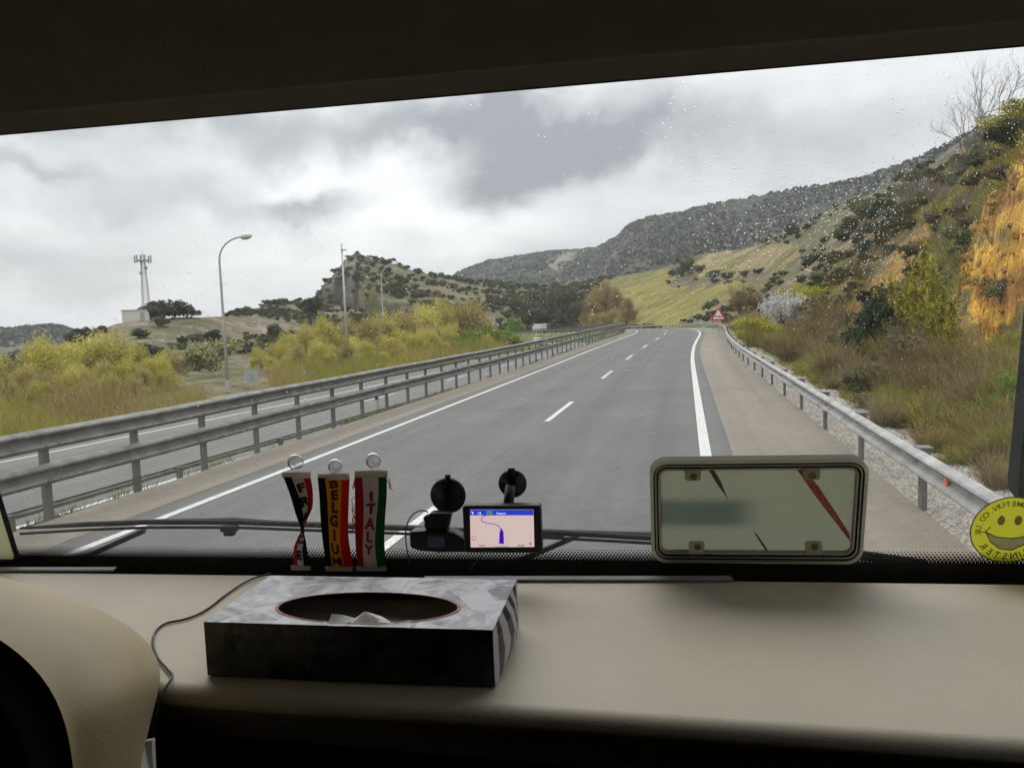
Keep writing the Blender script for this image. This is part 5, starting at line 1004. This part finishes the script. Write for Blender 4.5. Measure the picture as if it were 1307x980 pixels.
# ------------------------------------------------------------------ things lying on the dashboard and stuck to the windscreen
def text_geo(s, size, bold=.0, align='CENTER'):
    cu = bpy.data.curves.new('t', 'FONT'); cu.body = s; cu.size = size; cu.align_x = align; cu.offset = bold*size; cu.resolution_u = 3
    ob = bpy.data.objects.new('t', cu); COL.objects.link(ob); dg = bpy.context.evaluated_depsgraph_get(); me = ob.evaluated_get(dg).to_mesh()
    V = [tuple(v.co) for v in me.vertices]; Fs = [tuple(p.vertices) for p in me.polygons]; ob.evaluated_get(dg).to_mesh_clear(); bpy.data.objects.remove(ob); bpy.data.curves.remove(cu); return V, Fs
def tissue_box():
    a, b = hw(265, 862, -.34), hw(632, 877, -.34); w = (b-a).length; ang = math.atan2(b.y-a.y, b.x-a.x); h = .055; dp = .140
    c = (a+b)/2; t = thing('tissue_box', 'grey and black patterned tissue box with oval opening on the dashboard', 'tissue box', tuple(wv((c.x, c.y, -.340))), (0, 0, AL+ang))
    def marble(name, c0, c1, sc, rough=.35):
        m = mat(name, c0, rough); tr = m.node_tree; p = tr.nodes['Principled BSDF']; tc = nn(tr, 'ShaderNodeTexCoord'); n = nn(tr, 'ShaderNodeTexVoronoi'); n.inputs['Scale'].default_value = sc; n2 = nn(tr, 'ShaderNodeTexNoise'); n2.inputs['Scale'].default_value = sc*.9; n2.inputs['Distortion'].default_value = 2.5; n2.inputs['Detail'].default_value = 3
        tr.links.new(tc.outputs['Object'], n.inputs['Vector']); tr.links.new(tc.outputs['Object'], n2.inputs['Vector']); v = math_n(tr, 'ADD', math_n(tr, 'MULTIPLY', n.outputs['Color'], .5), math_n(tr, 'MULTIPLY', n2.outputs['Fac'], .9))
        r = nn(tr, 'ShaderNodeValToRGB'); r.color_ramp.elements[0].position = .5; r.color_ramp.elements[0].color = (*c0, 1); r.color_ramp.elements[1].position = .8; r.color_ramp.elements[1].color = (*c1, 1); tr.links.new(v, r.inputs[0]); tr.links.new(r.outputs[0], p.inputs['Base Color']); return m
    TOP = marble('tissue box top print', (.10, .105, .12), (.60, .61, .65), 24); SIDE = marble('tissue box side print', (.006, .006, .007), (.07, .07, .075), 30)
    STR = mat('tissue box end stripes', (.3, .3, .32), .4); tr = STR.node_tree; tc = nn(tr, 'ShaderNodeTexCoord'); wvn = nn(tr, 'ShaderNodeTexWave', bands_direction='Y'); wvn.inputs['Scale'].default_value = 11; wvn.inputs['Distortion'].default_value = 3.5; wvn.inputs['Detail'].default_value = 1
    tr.links.new(tc.outputs['Object'], wvn.inputs['Vector']); rr_ = nn(tr, 'ShaderNodeValToRGB'); rr_.color_ramp.elements[0].position = .4; rr_.color_ramp.elements[0].color = (.01, .01, .012, 1); rr_.color_ramp.elements[1].position = .6; rr_.color_ramp.elements[1].color = (.5, .5, .52, 1); tr.links.new(wvn.outputs['Fac'], rr_.inputs[0]); tr.links.new(rr_.outputs[0], tr.nodes['Principled BSDF'].inputs['Base Color'])
    # body: bulging carton sides
    N_ = 48; rows = []
    def ring(z, g):
        pts = []
        for i in range(12): f = i/12; pts.append((-w/2+w*f, -g*math.sin(math.pi*f)*.7, z))
        for i in range(12): f = i/12; pts.append((w/2+g*math.sin(math.pi*f), dp*f, z))
        for i in range(12): f = i/12; pts.append((w/2-w*f, dp+g*math.sin(math.pi*f)*.7, z))
        for i in range(12): f = i/12; pts.append((-w/2-g*math.sin(math.pi*f)*.6, dp-dp*f, z))
        return pts
    for z, g in ((.0005, .002), (.012, .006), (.028, .009), (.044, .006), (h, 0)): rows += ring(z, g)
    mb = MB(); mb.add(rows, [(i*N_+j, i*N_+(j+1) % N_, (i+1)*N_+(j+1) % N_, (i+1)*N_+j) for i in range(4) for j in range(N_)]+[tuple(range(N_))[::-1]]); mb.m = [1 if (12 <= k_ % N_ < 24 and k_ < 4*N_) else 0 for k_ in range(len(mb.f))]; mb.build('carton', [SIDE, STR], t, smooth=False)
    # top with an oval hole
    l, r_ = hw(349, 776, -.34+h), hw(588, 776, -.34+h); f_, k_ = hw(468, 797, -.34+h), hw(468, 756, -.34+h); oc = (l+r_)/2; ox = (oc.x-c.x); oy = (f_.y+k_.y)/2-c.y; rx = (r_.x-l.x)/2; ry = (k_.y-f_.y)/2
    out = ring(h+.0004, 0); inn = []
    for p in out:
        a_ = math.atan2((p[1]-oy)/dp, (p[0]-ox)/w); inn.append((ox+rx*math.cos(a_), oy+ry*math.sin(a_), h+.0004))
    tp = MB(); tp.add(out+inn, [(j, (j+1) % N_, N_+(j+1) % N_, N_+j) for j in range(N_)]); tp.build('top', TOP, t)
    rm = MB(); ri = [(ox+rx*q*math.cos(a_), oy+ry*q*math.sin(a_), h+z) for q, z in ((1.0, .001), (.965, .001)) for a_ in np.linspace(0, 6.2832, 49)[:-1]]; rm.add(ri, [(j, (j+1) % 48, 48+(j+1) % 48, 48+j) for j in range(48)]); rm.build('oval_rim', cabmat('red rim', (.35, .03, .03), .5), t)
    ins = MB().box((0, dp/2, .030), (w*.95, dp*.93, .004)); ins.build('tissues', cabmat('tissue stack', (.50, .46, .34), .9), t)
    g = np.random.default_rng(4); tf = MB(); bx = ox-.004
    G = [[(bx-.035+.014*i+g.normal()*.002, .012+oy-ry*.75+.007*j+g.normal()*.002, .040+(.013*math.exp(-((i-2.6)/.6)**2-((j-1.0)/.8)**2))+g.uniform(-.006, .009)) for i in range(7)] for j in range(4)]
    tf.add([p for r in G for p in r], [(j*7+i, j*7+i+1, (j+1)*7+i+1, (j+1)*7+i) for j in range(3) for i in range(6)]); tf.build('tissue', cabmat('white tissue', (.72, .72, .74), .9), t, smooth=True)
tissue_box()
def cable(name, label, P, r=.0014):
    mb = MB(); Q = [wv(p) for p in P]
    for _ in range(2): Q = [Q[0]]+[x for a, b in zip(Q, Q[1:]) for x in (a.lerp(b, .25), a.lerp(b, .75))]+[Q[-1]]
    mb.tube(Q, r, 6); tag(mb.build(name, BLACKP, smooth=True), label, 'cable')
cable('cable', 'thin black cable trailing over the dashboard left of the tissue box', [hw(x, y, -.338) for x, y in [(345, 732), (320, 738), (290, 757), (262, 780), (235, 791), (212, 794), (198, 804), (194, 820), (200, 838), (212, 852), (222, 862), (214, 872)]]+[hv(206, 888, .655), hv(198, 915, .64), hv(193, 950, .63), hv(190, 1000, .62)])
def paper():
    P = [hv(x, y, v) for x, y, v in [(140, 995, .55), (156, 966, .57), (163, 962, .56), (170, 964, .57), (184, 946, .58), (194, 944, .58), (196, 1000, .56)]]; c = wv(P[0]); mb = MB(); L_ = [wv(p)-c for p in P]; mb.add(L_+[p+Vector((.0, .004, 0)) for p in L_], [tuple(range(7)), tuple(range(7, 14))]+[(i, (i+1) % 7, 7+(i+1) % 7, 7+i) for i in range(7)]); o = mb.build('paper', cabmat('white paper', (.6, .6, .58), .8)); o.location = c; tag(o, 'torn white paper poking up at the bottom beside the beige hood', 'paper')
paper()

class Pl:
    """a thing standing in a vertical (or windscreen-leaning) plane; q() turns a photo pixel into its local x,z"""
    def __init__(s, name, label, cat, px, py, v=None, off=None, group=None):
        s.v = v; s.off = off; s.c = hv(px, py, v) if v else hg(px, py, off); s.lean = 0 if v else TH
        s.root = thing(name, label, cat, tuple(wv(s.c)), (s.lean, 0, AL), group)
    def q(s, px, py):
        p = (hv(px, py, s.v) if s.v else hg(px, py, s.off))-s.c; return (p.x, p.z/math.cos(s.lean))
    def poly(s, pts, y0, y1, m, name, parent=None, **k): return MB().prism([s.q(*p) for p in pts], y0, y1).build(name, m, parent or s.root, **k)
    def rect(s, x0, y0, x1, y1, r=0, n=5):
        a, b = s.q(x0, y0), s.q(x1, y1); w, h = b[0]-a[0], a[1]-b[1]; cx, cz = (a[0]+b[0])/2, (a[1]+b[1])/2
        return [(cx+x, cz+z) for x, z in (rrect(w, h, r, n) if r else [(w/2, h/2), (-w/2, h/2), (-w/2, -h/2), (w/2, -h/2)])]
CLEAR = bpy.data.materials.new('clear plastic'); CLEAR.use_nodes = True; _t = CLEAR.node_tree; _t.nodes.clear(); _o = nn(_t, 'ShaderNodeOutputMaterial'); _a = nn(_t, 'ShaderNodeBsdfTransparent'); _a.inputs[0].default_value = (.90, .91, .91, 1); _g = nn(_t, 'ShaderNodeBsdfGlossy'); _g.inputs['Roughness'].default_value = .08; _l = nn(_t, 'ShaderNodeLayerWeight'); _l.inputs[0].default_value = .45; _m = nn(_t, 'ShaderNodeMixShader'); _t.links.new(_l.outputs['Facing'], _m.inputs[0]); _t.links.new(_a.outputs[0], _m.inputs[1]); _t.links.new(_g.outputs[0], _m.inputs[2]); _t.links.new(_m.outputs[0], _o.inputs[0])
HANG = cabmat('white plastic hanger', (.62, .60, .54), .5, trans=.3)
def suction(pl, px, py, rpx, m, name='suction_cup', depth=.012, parent=None, n=24):
    c = pl.q(px, py); r = abs(pl.q(px+rpx, py)[0]-c[0]); return MB().lathe([(0, -.001), (r*.25, -.0015), (r*.34, -.006), (r*.42, -.003), (r*.8, .0), (r, .006), (r*.98, .0085), (r*.7, .006), (0, .0045)], n, (c[0], 0, c[1]), 'y').build(name, m, parent or pl.root, smooth=True)
def ribbon_flag(name, label, px, cup, path, widths, twist, cols, splits, word, lcol, letters, lsize, hang):
    """path: photo points down the ribbon's middle; widths in pixels; twist in degrees"""
    pl = Pl(name, label, 'pennant', px, 660, off=-.022, group=None); k = abs(pl.q(px+100, 660)[0])/100; M_ = 40; T = np.linspace(0, 1, M_)
    C = np.array([pl.q(*p) for p in path]); tt = np.linspace(0, 1, len(path)); CXs = np.interp(T, tt, C[:, 0]); CZs = np.interp(T, tt, C[:, 1]); Wd = np.interp(T, tt, widths)*k/2; TW = np.radians(np.interp(T, tt, twist))
    ker = np.array([1, 2, 3, 2, 1])/9.
    for arr in (CXs, Wd, TW): arr[2:-2] = np.convolve(arr, ker, 'valid')
    def pos(s, t, lift=0):
        x = np.interp(s, T, CXs); z = np.interp(s, T, CZs); w = np.interp(s, T, Wd); a = np.interp(s, T, TW); y = .004*math.sin(s*7)*1.0+.003*math.sin(t*3.0+s*5)
        return Vector((x+t*w*math.cos(a)+lift*math.sin(a), y+t*w*math.sin(a)-lift*math.cos(a), z))
    mats = [cabmat('cloth '+n_, c_, .9, trans=.18, spec=.1, noise=.12, scale=400) for n_, c_ in cols]; mb = MB(); tcol = [-1]+splits+[1]
    for i in range(M_-1):
        for j in range(len(mats)):
            sub = 3
            for q in range(sub):
                a, b = tcol[j]+(tcol[j+1]-tcol[j])*q/sub, tcol[j]+(tcol[j+1]-tcol[j])*(q+1)/sub; mb.mi(j).add([pos(T[i], a), pos(T[i], b), pos(T[i+1], b), pos(T[i+1], a)], [(0, 1, 2, 3)])
    o = mb.build('ribbon', mats, pl.root, smooth=False); sm = o.modifiers.new('s', 'SOLIDIFY'); sm.thickness = .0008
    tot = abs(CZs[0]-CZs[-1]); cmid = (splits[0]+splits[1])/2
    lm = cabmat('letter thread '+word, lcol, .9)
    for ch, s in zip(word, letters):
        V, Fs = text_geo(ch, lsize, .05); cy_ = np.mean([v[1] for v in V]); hw_ = np.interp(s, T, Wd)
        for sgn in (1, -1):
            W_ = [pos(min(1, max(0, s-(v[1]-lsize*.35)/tot)), cmid+sgn*v[0]/max(hw_, .004), sgn*.0016) for v in V]; L_ = MB(); L_.add(W_, Fs); L_.build('letter', lm, o)
    a, b = hang; MB().prism(pl.rect(a[0], a[1], b[0], b[1], .002), -.003, .002).build('hanger', HANG, pl.root, bevel=.0006)
    suction(pl, *cup, CLEAR)
    e = C[-1]; MB().box((e[0], 0, e[1]+.002), (Wd[-1]*2.0, .004, .006)).build('lower_bar', HANG, pl.root)
    return pl, pos
BLK3, WHT3, RED3 = ('black', (.012, .014, .02)), ('white', (.62, .60, .56)), ('red', (.52, .015, .03))
ribbon_flag('pennant', 'twisted black, white and red pennant reading FRANCE, leftmost of the three', 378, (375, 592, 10),
            [(379, 607), (384, 628), (388, 650), (388, 668), (387, 684), (383, 702), (384, 726)], [31, 27, 22, 13, 20, 27, 25], [10, 20, 38, 84, 135, 150, 172], [BLK3, WHT3, RED3], [-.38, .35], 'FRANCE', (.01, .01, .02), [.13, .27, .43, .56, .68, .86], .0180, ((360, 602), (397, 609)))
ribbon_flag('pennant', 'black, yellow and red pennant reading BELGIUM, in the middle of the three', 428, (426, 597, 9),
            [(426, 608), (426, 630), (427, 655), (429, 680), (431, 705), (433, 727)], [39, 38, 38, 37, 36, 35], [5, 0, -6, -8, -4, 0], [('black ', (.01, .01, .01)), ('yellow', (.72, .30, .02)), ('bright red', (.60, .02, .012))], [-.52, .42], 'BELGIUM', (.06, .01, .01), [.095, .225, .35, .475, .605, .74, .88], .0195, ((406, 604), (446, 611)))
ip, ipos = ribbon_flag('pennant', 'red, white and green pennant reading ITALY, rightmost of the three', 474, (475, 590, 10),
            [(473, 604), (473, 630), (473, 655), (473, 680), (473, 705), (474, 727)], [41, 40, 38, 37, 38, 39], [-4, 4, 10, 6, 0, -4], [('dark red', (.42, .015, .02)), ('white ', (.60, .52, .50)), ('green', (.012, .11, .025))], [-.50, .42], 'ITALY', (.30, .01, .03), [.24, .36, .50, .62, .745], .0195, ((453, 600), (495, 608)))
fr = MB(); g5 = np.random.default_rng(5)
for i in range(16):
    s = g5.uniform(.0, .1) if i < 6 else g5.uniform(.2, .5); sd = 1 if (i < 3) else -1; p = ipos(s, sd); fr.tube([p, p+Vector((sd*g5.uniform(.002, .006), 0, -g5.uniform(.002, .008))), p+Vector((sd*g5.uniform(.001, .006), 0, -g5.uniform(.010, .018)))], .0005, 4)
fr.build('fringe', cabmat('pink red fringe', (.6, .03, .06), .9), ip.root)

def satnav():
    p = Pl('satnav', 'black satellite navigator showing a route map on the windscreen', 'satnav', 641, 675, v=.96)
    b = MB().prism(p.rect(590, 645, 692, 706, .004), 0, .016).build('body', BLACKP, p.root, bevel=.0015)
    def em(n, c, e=1.0): return mat(n, c, .3, emis=e)
    CRM = em('screen cream', (.42, .33, .31)); BLU = em('screen blue', (.015, .03, .36)); PUR = em('route purple', (.18, .06, .34)); DPU = em('vehicle marker', (.05, .0, .30)); SG = em('screen green', (.03, .17, .12)); SW = em('screen white', (.5, .5, .6)); SD = em('screen dark ink', (.05, .045, .09)); SR = em('screen red', (.4, .06, .08))
    sc = p.poly([(600, 650), (681, 650), (682, 697.5), (601, 698)], -.0012, -.0002, CRM, 'screen', b)
    p.poly([(600, 650), (681, 650), (681, 657), (600, 657)], -.0018, -.0013, BLU, 'title_bar', sc)
    p.poly([(621, 651), (629, 651), (629, 655.5), (621, 655.5)], -.0023, -.0019, SG, 'road_badge', sc)
    path = [(621, 657), (616, 659), (614.5, 662), (616, 665), (622, 667), (630, 668), (636, 670), (640, 675), (641, 682), (641, 692)]; P = [p.q(*x) for x in path]; mb = MB()
    for a, c in zip(P, P[1:]): d = Vector((c[0]-a[0], c[1]-a[1])).normalized()*.0006; n_ = Vector((-d.y, d.x)); mb.prism([(a[0]+n_.x, a[1]+n_.y), (a[0]-n_.x, a[1]-n_.y), (c[0]-n_.x, c[1]-n_.y), (c[0]+n_.x, c[1]+n_.y)], -.0019, -.0014)
    mb.build('route', PUR, sc); p.poly([(638, 678), (640.5, 673), (643, 678), (643.5, 693), (637.5, 693)], -.0025, -.0020, DPU, 'route_marker', sc)
    def txt(s_, px, py, size, m, nm='screen_text'):
        V, Fs = text_geo(s_, size, .02); x, z = p.q(px, py); L_ = MB(); L_.add([(x+v[0], -.0024, z+v[1]) for v in V], Fs); L_.build(nm, m, sc)
    txt('1.8', 612, 655.5, .0042, SW); txt('Navarra', 640, 655.5, .0036, SW); txt('12:26', 665, 696.5, .0042, SD); txt('km/h', 616, 696.5, .0036, SD); txt('Autovia del Camino', 641, 697.2, .0022, SD)
    MB().lathe([(.0022, -.0020), (.0030, -.0020), (.0030, -.0015), (.0022, -.0015)], 16, (p.q(605, 686)[0], 0, p.q(605, 686)[1]), 'y').build('speed_sign', SR, sc)
    MB().prism([p.q(*q_) for q_ in ((602, 651.5), (605, 653.5), (603.5, 656))], -.0023, -.0019).build('arrow_icon', SW, sc)
    MB().prism([p.q(*q_) for q_ in ((676, 691), (679, 693), (677, 695))], -.0023, -.0019).build('zoom_icon', SD, sc)
    c = p.q(647, 627); r = abs(p.q(666, 627)[0]-c[0]); y0 = GV-LEAN*(p.c.z+c[1]+.34)-.96
    MB().lathe([(0, y0-.013), (r*.45, y0-.012), (r*.55, y0-.009), (r*.9, y0-.006), (r, y0-.003), (r*.98, y0+.0), (0, y0)], 28, (c[0], 0, c[1]), 'y').build('suction_mount', BLACKP, p.root, smooth=True)
    x, z = p.q(646, 610); MB().box((x, y0-.006, z), (.009, .006, .009)).build('release_tab', BLACKP, p.root, bevel=.001)
    MB().tube([(c[0], y0-.02, c[1]), (c[0]-.002, .02, c[1]-.02), (0, .014, .01)], .007, 10).build('mount_arm', BLACKP, p.root, smooth=True)
satnav()
def dashcam():
    p = Pl('dashcam', 'black dash camera on a round suction mount left of the satnav', 'dash camera', 557, 690, v=.975)
    pts = [(523, 680), (524, 677.5), (545, 676), (560, 677), (580, 679), (589, 684), (596, 692), (596, 704), (560, 704.5), (535, 702), (524, 698)]
    b = p.poly(pts, -.004, .020, BLACKP, 'body', bevel=.003); p.poly([(547.5, 683), (568.5, 684), (568.5, 697), (547.5, 697)], -.0052, -.0042, mat('camera display', (.018, .018, .03), .15, emis=.35), 'display', b)
    c = p.q(563.5, 640); r = abs(p.q(587, 640)[0]-c[0]); y0 = GV-LEAN*(p.c.z+c[1]+.34)-.975
    MB().lathe([(0, y0-.015), (r*.4, y0-.014), (r*.5, y0-.010), (r*.88, y0-.007), (r, y0-.003), (r*.98, y0), (0, y0)], 28, (c[0], 0, c[1]), 'y').build('suction_mount', BLACKP, p.root, smooth=True)
    x, z = p.q(564, 617); MB().box((x, y0-.006, z), (.007, .006, .011)).build('release_tab', BLACKP, p.root, bevel=.001)
    p.poly([(541, 664), (548, 655), (575, 655), (572, 668), (570, 678), (543, 678), (540, 672)], .002, .020, BLACKP, 'neck', bevel=.003)
    x, z = p.q(545, 661); MB().lathe([(0, -.004), (.004, -.004), (.004, .006), (0, .006)], 12, (x, 0, z), 'y').build('knob', BLACKP, p.root)
    P = [p.q(*q_) for q_ in [(545, 655), (538, 652), (528, 655), (520, 664), (516.5, 676), (516, 690), (518, 704), (521, 718)]]; Q = [Vector((a, .006, b)) for a, b in P]
    Q = [Q[0]]+[x for a, b in zip(Q, Q[1:]) for x in (a.lerp(b, .25), a.lerp(b, .75))]+[Q[-1]]; MB().tube(Q, .0009, 6).build('power_lead', BLACKP, p.root, smooth=True)
dashcam()
cable('cable', 'short black cable hanging below the satnav', [hv(618, 705, .94), hv(613, 712, .95), hv(606, 718, .96), hw(600, 727, -.337)], .0009)
def plate():
    p = Pl('plate_holder', 'large olive plate holder with four pale lugs and red streaks on the windscreen', 'plate holder', 965, 652, off=-.016); CR = cabmat('cream plastic frame', (.62, .60, .48), .5, trans=.7); GRV = cabmat('dark groove', (.012, .012, .01), .8, spec=.1)
    def frame(x0, y0, x1, y1, wd, ra, ya, yb, m, name):
        o = p.rect(x0, y0, x1, y1, ra, 6); i = p.rect(x0+wd, y0+wd, x1-wd, y1-wd, max(ra-.003, .002), 6); n = len(o); V = [(x, yb, z) for x, z in o]+[(x, ya, z) for x, z in o]+[(x, ya, z) for x, z in i]+[(x, yb, z) for x, z in i]
        MB().add(V, [(k*n+j, k*n+(j+1) % n, (k+1)*n+(j+1) % n, (k+1)*n+j) for k in range(3) for j in range(n)]).build(name, m, p.root)
    x0, y0, x1, y1 = 829, 586, 1099, 717
    frame(x0, y0, x1, y1, 4.5, .020, -.006, .008, CR, 'outer_frame'); frame(x0+4, y0+4, x1-4, y1-4, 2.2, .017, -.0058, .008, GRV, 'groove'); frame(x0+6, y0+6, x1-6, y1-6, 3, .015, -.005, .008, CR, 'middle_frame'); frame(x0+8.4, y0+8.4, x1-8.4, y1-8.4, 2.0, .013, -.0052, .008, GRV, 'groove'); frame(x0+10.5, y0+10.5, x1-10.5, y1-10.5, 2.5, .012, -.004, .008, CR, 'inner_frame')
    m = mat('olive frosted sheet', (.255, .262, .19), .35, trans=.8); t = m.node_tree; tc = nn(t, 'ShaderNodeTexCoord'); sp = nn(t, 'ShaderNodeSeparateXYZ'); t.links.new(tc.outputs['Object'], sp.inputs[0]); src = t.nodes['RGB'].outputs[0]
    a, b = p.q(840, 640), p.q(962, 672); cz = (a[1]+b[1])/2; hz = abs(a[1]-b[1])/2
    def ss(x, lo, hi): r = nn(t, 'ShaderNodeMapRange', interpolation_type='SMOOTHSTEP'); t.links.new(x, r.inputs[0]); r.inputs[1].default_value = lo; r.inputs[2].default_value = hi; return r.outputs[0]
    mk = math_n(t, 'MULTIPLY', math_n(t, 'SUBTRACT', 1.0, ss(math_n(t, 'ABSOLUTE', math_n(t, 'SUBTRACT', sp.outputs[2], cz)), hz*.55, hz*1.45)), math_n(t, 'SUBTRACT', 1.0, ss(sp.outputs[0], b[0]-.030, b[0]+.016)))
    mx = nn(t, 'ShaderNodeMix', data_type='RGBA'); t.links.new(math_n(t, 'MULTIPLY', mk, .85), mx.inputs[0]); t.links.new(src, mx.inputs[6]); mx.inputs[7].default_value = (.07, .10, .085, 1)  # blurred shadow band painted into the sheet colour
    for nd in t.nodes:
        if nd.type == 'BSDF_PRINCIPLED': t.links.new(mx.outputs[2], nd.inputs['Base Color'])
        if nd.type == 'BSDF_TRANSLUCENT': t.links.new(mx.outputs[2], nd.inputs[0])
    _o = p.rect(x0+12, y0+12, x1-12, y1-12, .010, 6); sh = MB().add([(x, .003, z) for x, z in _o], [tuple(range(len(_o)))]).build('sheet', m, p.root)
    RS = cabmat('dull red streak', (.50, .13, .11), .7, noise=.5, scale=350, trans=.6); BS = cabmat('brown streak', (.16, .11, .07), .8, trans=.6)
    for pts_, m_ in (([(1017, 599), (1026, 599), (1044, 620), (1063, 648), (1085, 682), (1086, 692), (1058, 656), (1036, 627)], RS), ([(903, 598), (910, 598), (920, 614), (929, 637), (915, 618)], BS), ([(962, 679), (966, 682), (981, 703), (977, 703)], BS)):
        MB().add([(p.q(*q_)[0], .0020, p.q(*q_)[1]) for q_ in pts_], [tuple(range(len(pts_)))]).build('streak', m_, sh)
    for lx, ly, up in ((884, 603, 1), (1035, 602, 1), (889, 698, 0), (1038, 698, 0)):
        lo_ = p.rect(lx-10, ly-7, lx+10, ly+8, .003); nl = len(lo_); l = MB().add([(x_, y_, z_) for y_ in (-.005, .002) for x_, z_ in lo_], [tuple(range(nl))]+[(j, (j+1) % nl, nl+(j+1) % nl, nl+j) for j in range(nl)]).build('lug', CR, p.root); c = p.q(lx+1, ly+(3 if up else -3)); MB().lathe([(0, -.0068), (.0040, -.0068), (.0046, -.0055)], 18, (c[0], 0, c[1]), 'y').build('screw', cabmat('lug hole', (.16, .15, .10), .5), l)
plate()
def plate2():
    p = Pl('plate_holder', 'olive plate cut off by the left edge of the view', 'plate holder', -90, 667, off=-.016); m = cabmat('olive sheet left', (.46, .43, .27), .4, trans=.75)
    _o = p.rect(-205, 618, 22, 715, .010, 6); o = MB().add([(x, 0, z) for x, z in _o], [tuple(range(len(_o)))]).build('sheet', m, p.root)
    oo = p.rect(-206, 617, 23, 716, .011, 6); ii = p.rect(-203, 619.5, 20.5, 713.5, .009, 6); n = len(oo); MB().add([(x, y, z) for y, L_ in ((-.002, oo), (-.002, ii), (.0055, ii), (.0055, oo)) for x, z in L_], [(k*n+j, k*n+(j+1) % n, ((k+1) % 4)*n+(j+1) % n, ((k+1) % 4)*n+j) for k in range(4) for j in range(n)]).build('rim', DARKC, p.root)
plate2()
def sticker():
    p = Pl('sticker', 'round yellow smiling-face sticker on the lower right of the windscreen', 'sticker', 1289, 676.5, off=-.0015); r = abs(p.q(1238, 676)[0]); YEL = cabmat('yellow sticker', (.68, .67, .05), .5, trans=.75); INKG = cabmat('grey ink', (.28, .26, .20), .6, trans=.6); WH = cabmat('sticker white', (.85, .85, .80), .5, trans=.75); OL = cabmat('sticker outline', (.12, .12, .04), .6, trans=.3)
    def disc(cx, cz, rx, rz, y, m, name, n=48, par=None):
        return MB().add([(cx+rx*math.cos(a), y, cz+rz*math.sin(a)) for a in np.linspace(0, 2*math.pi, n+1)[:-1]], [tuple(range(n))]).build(name, m, par or p.root)
    def ring(y, r0, r1, m, name, n=64):
        q = np.linspace(0, 2*math.pi, n+1)[:-1]; return MB().add([(k*math.cos(a), y, k*math.sin(a)) for k in (r0, r1) for a in q], [(j, (j+1) % n, n+(j+1) % n, n+j) for j in range(n)]).build(name, m, p.root)
    ring(0, r*.965, r, OL, 'outline'); f = disc(0, 0, r*.965, r*.965, 0, YEL, 'face'); MO = [(-.60, -.05), (-.3, -.20), (.05, -.24), (.35, -.18), (.58, -.05), (.42, -.40), (.1, -.60), (-.2, -.56), (-.45, -.35)]; mbm = MB(); mbm.add([(x*r, -.0004, z*r) for x, z in MO], [(0, 1, 8), (1, 7, 8), (1, 2, 7), (2, 6, 7), (2, 3, 6), (3, 5, 6), (3, 4, 5)]); WHM = cabmat('sticker mouth', (.80, .80, .74), .5, trans=.2); mbm.build('mouth', WHM, f)
    for ex in (-.25, .17): disc(ex*r, .30*r, .095*r, .145*r, -.0005, INKG, 'eye', 20, f)
    mo = [(-.60, -.05), (-.3, -.20), (.05, -.24), (.35, -.18), (.58, -.05), (.42, -.40), (.1, -.60), (-.2, -.56), (-.45, -.35)]
    MB().tube([(x*r, -.0008, z*r) for x, z in mo+mo[:1]], .0006, 5).build('mouth_line', INKG, f)
    for x0, x1, z0, z1, z2 in ((-.78, -.50, -.02, -.06, .10), (.76, .50, -.02, -.06, .10)): MB().tube([(x0*r, -.0008, z0*r), ((x0+x1)/2*r, -.0008, z1*r), (x1*r, -.0008, z2*r)], .0006, 5).build('cheek', INKG, f)
    def arc(s_, size, rad, a0, step, inward):
        for i, ch in enumerate(s_):
            if ch == ' ': continue
            V, Fs = text_geo(ch, size, .02); a = R(a0+step*i); L_ = MB()
            q = []
            for v in V:
                x, z = (-v[0], v[1]-size*.35)      # read from outside the vehicle, so mirrored in here
                if not inward: rr = rad+z; t_ = a+x/rad*-1
                else: rr = rad-z; t_ = a+x/rad
                q.append((rr*math.cos(t_), -.0007, rr*math.sin(t_)))
            L_.add(q, Fs); L_.build('letter', INKG, f)
    arc('MOTORHOMEFUN.CO.UK', r*.215, r*.80, 5, 10.6, False); arc('FUNSTER', r*.27, r*.78, -45, -16, True)
sticker()

# ------------------------------------------------------------------ air
def haze():
    zb = float(Zt.min())-1.5; zt = float(Zt.max())+60; s = 6700; me = bpy.data.meshes.new('haze'); V = [(x, y, z) for z in (zb, zt) for y in (-s, s) for x in (-s, s)]
    me.from_pydata(V, [], [(0, 2, 3, 1), (4, 5, 7, 6), (0, 1, 5, 4), (1, 3, 7, 5), (3, 2, 6, 7), (2, 0, 4, 6)]); m = bpy.data.materials.new('haze'); m.use_nodes = True; t = m.node_tree; t.nodes.clear(); o = nn(t, 'ShaderNodeOutputMaterial'); v = nn(t, 'ShaderNodeVolumePrincipled'); v.inputs['Color'].default_value = (.86, .90, .95, 1); v.inputs['Density'].default_value = HAZE; v.inputs['Anisotropy'].default_value = .2; t.links.new(v.outputs[0], o.inputs['Volume']); me.materials.append(m); ob = link('haze', me); tag(ob, 'thin pale haze in the air over the valley', 'haze', kind='stuff')
HAZE = .00012
haze()
cy.volume_bounces = 0; cy.volume_max_steps = 64
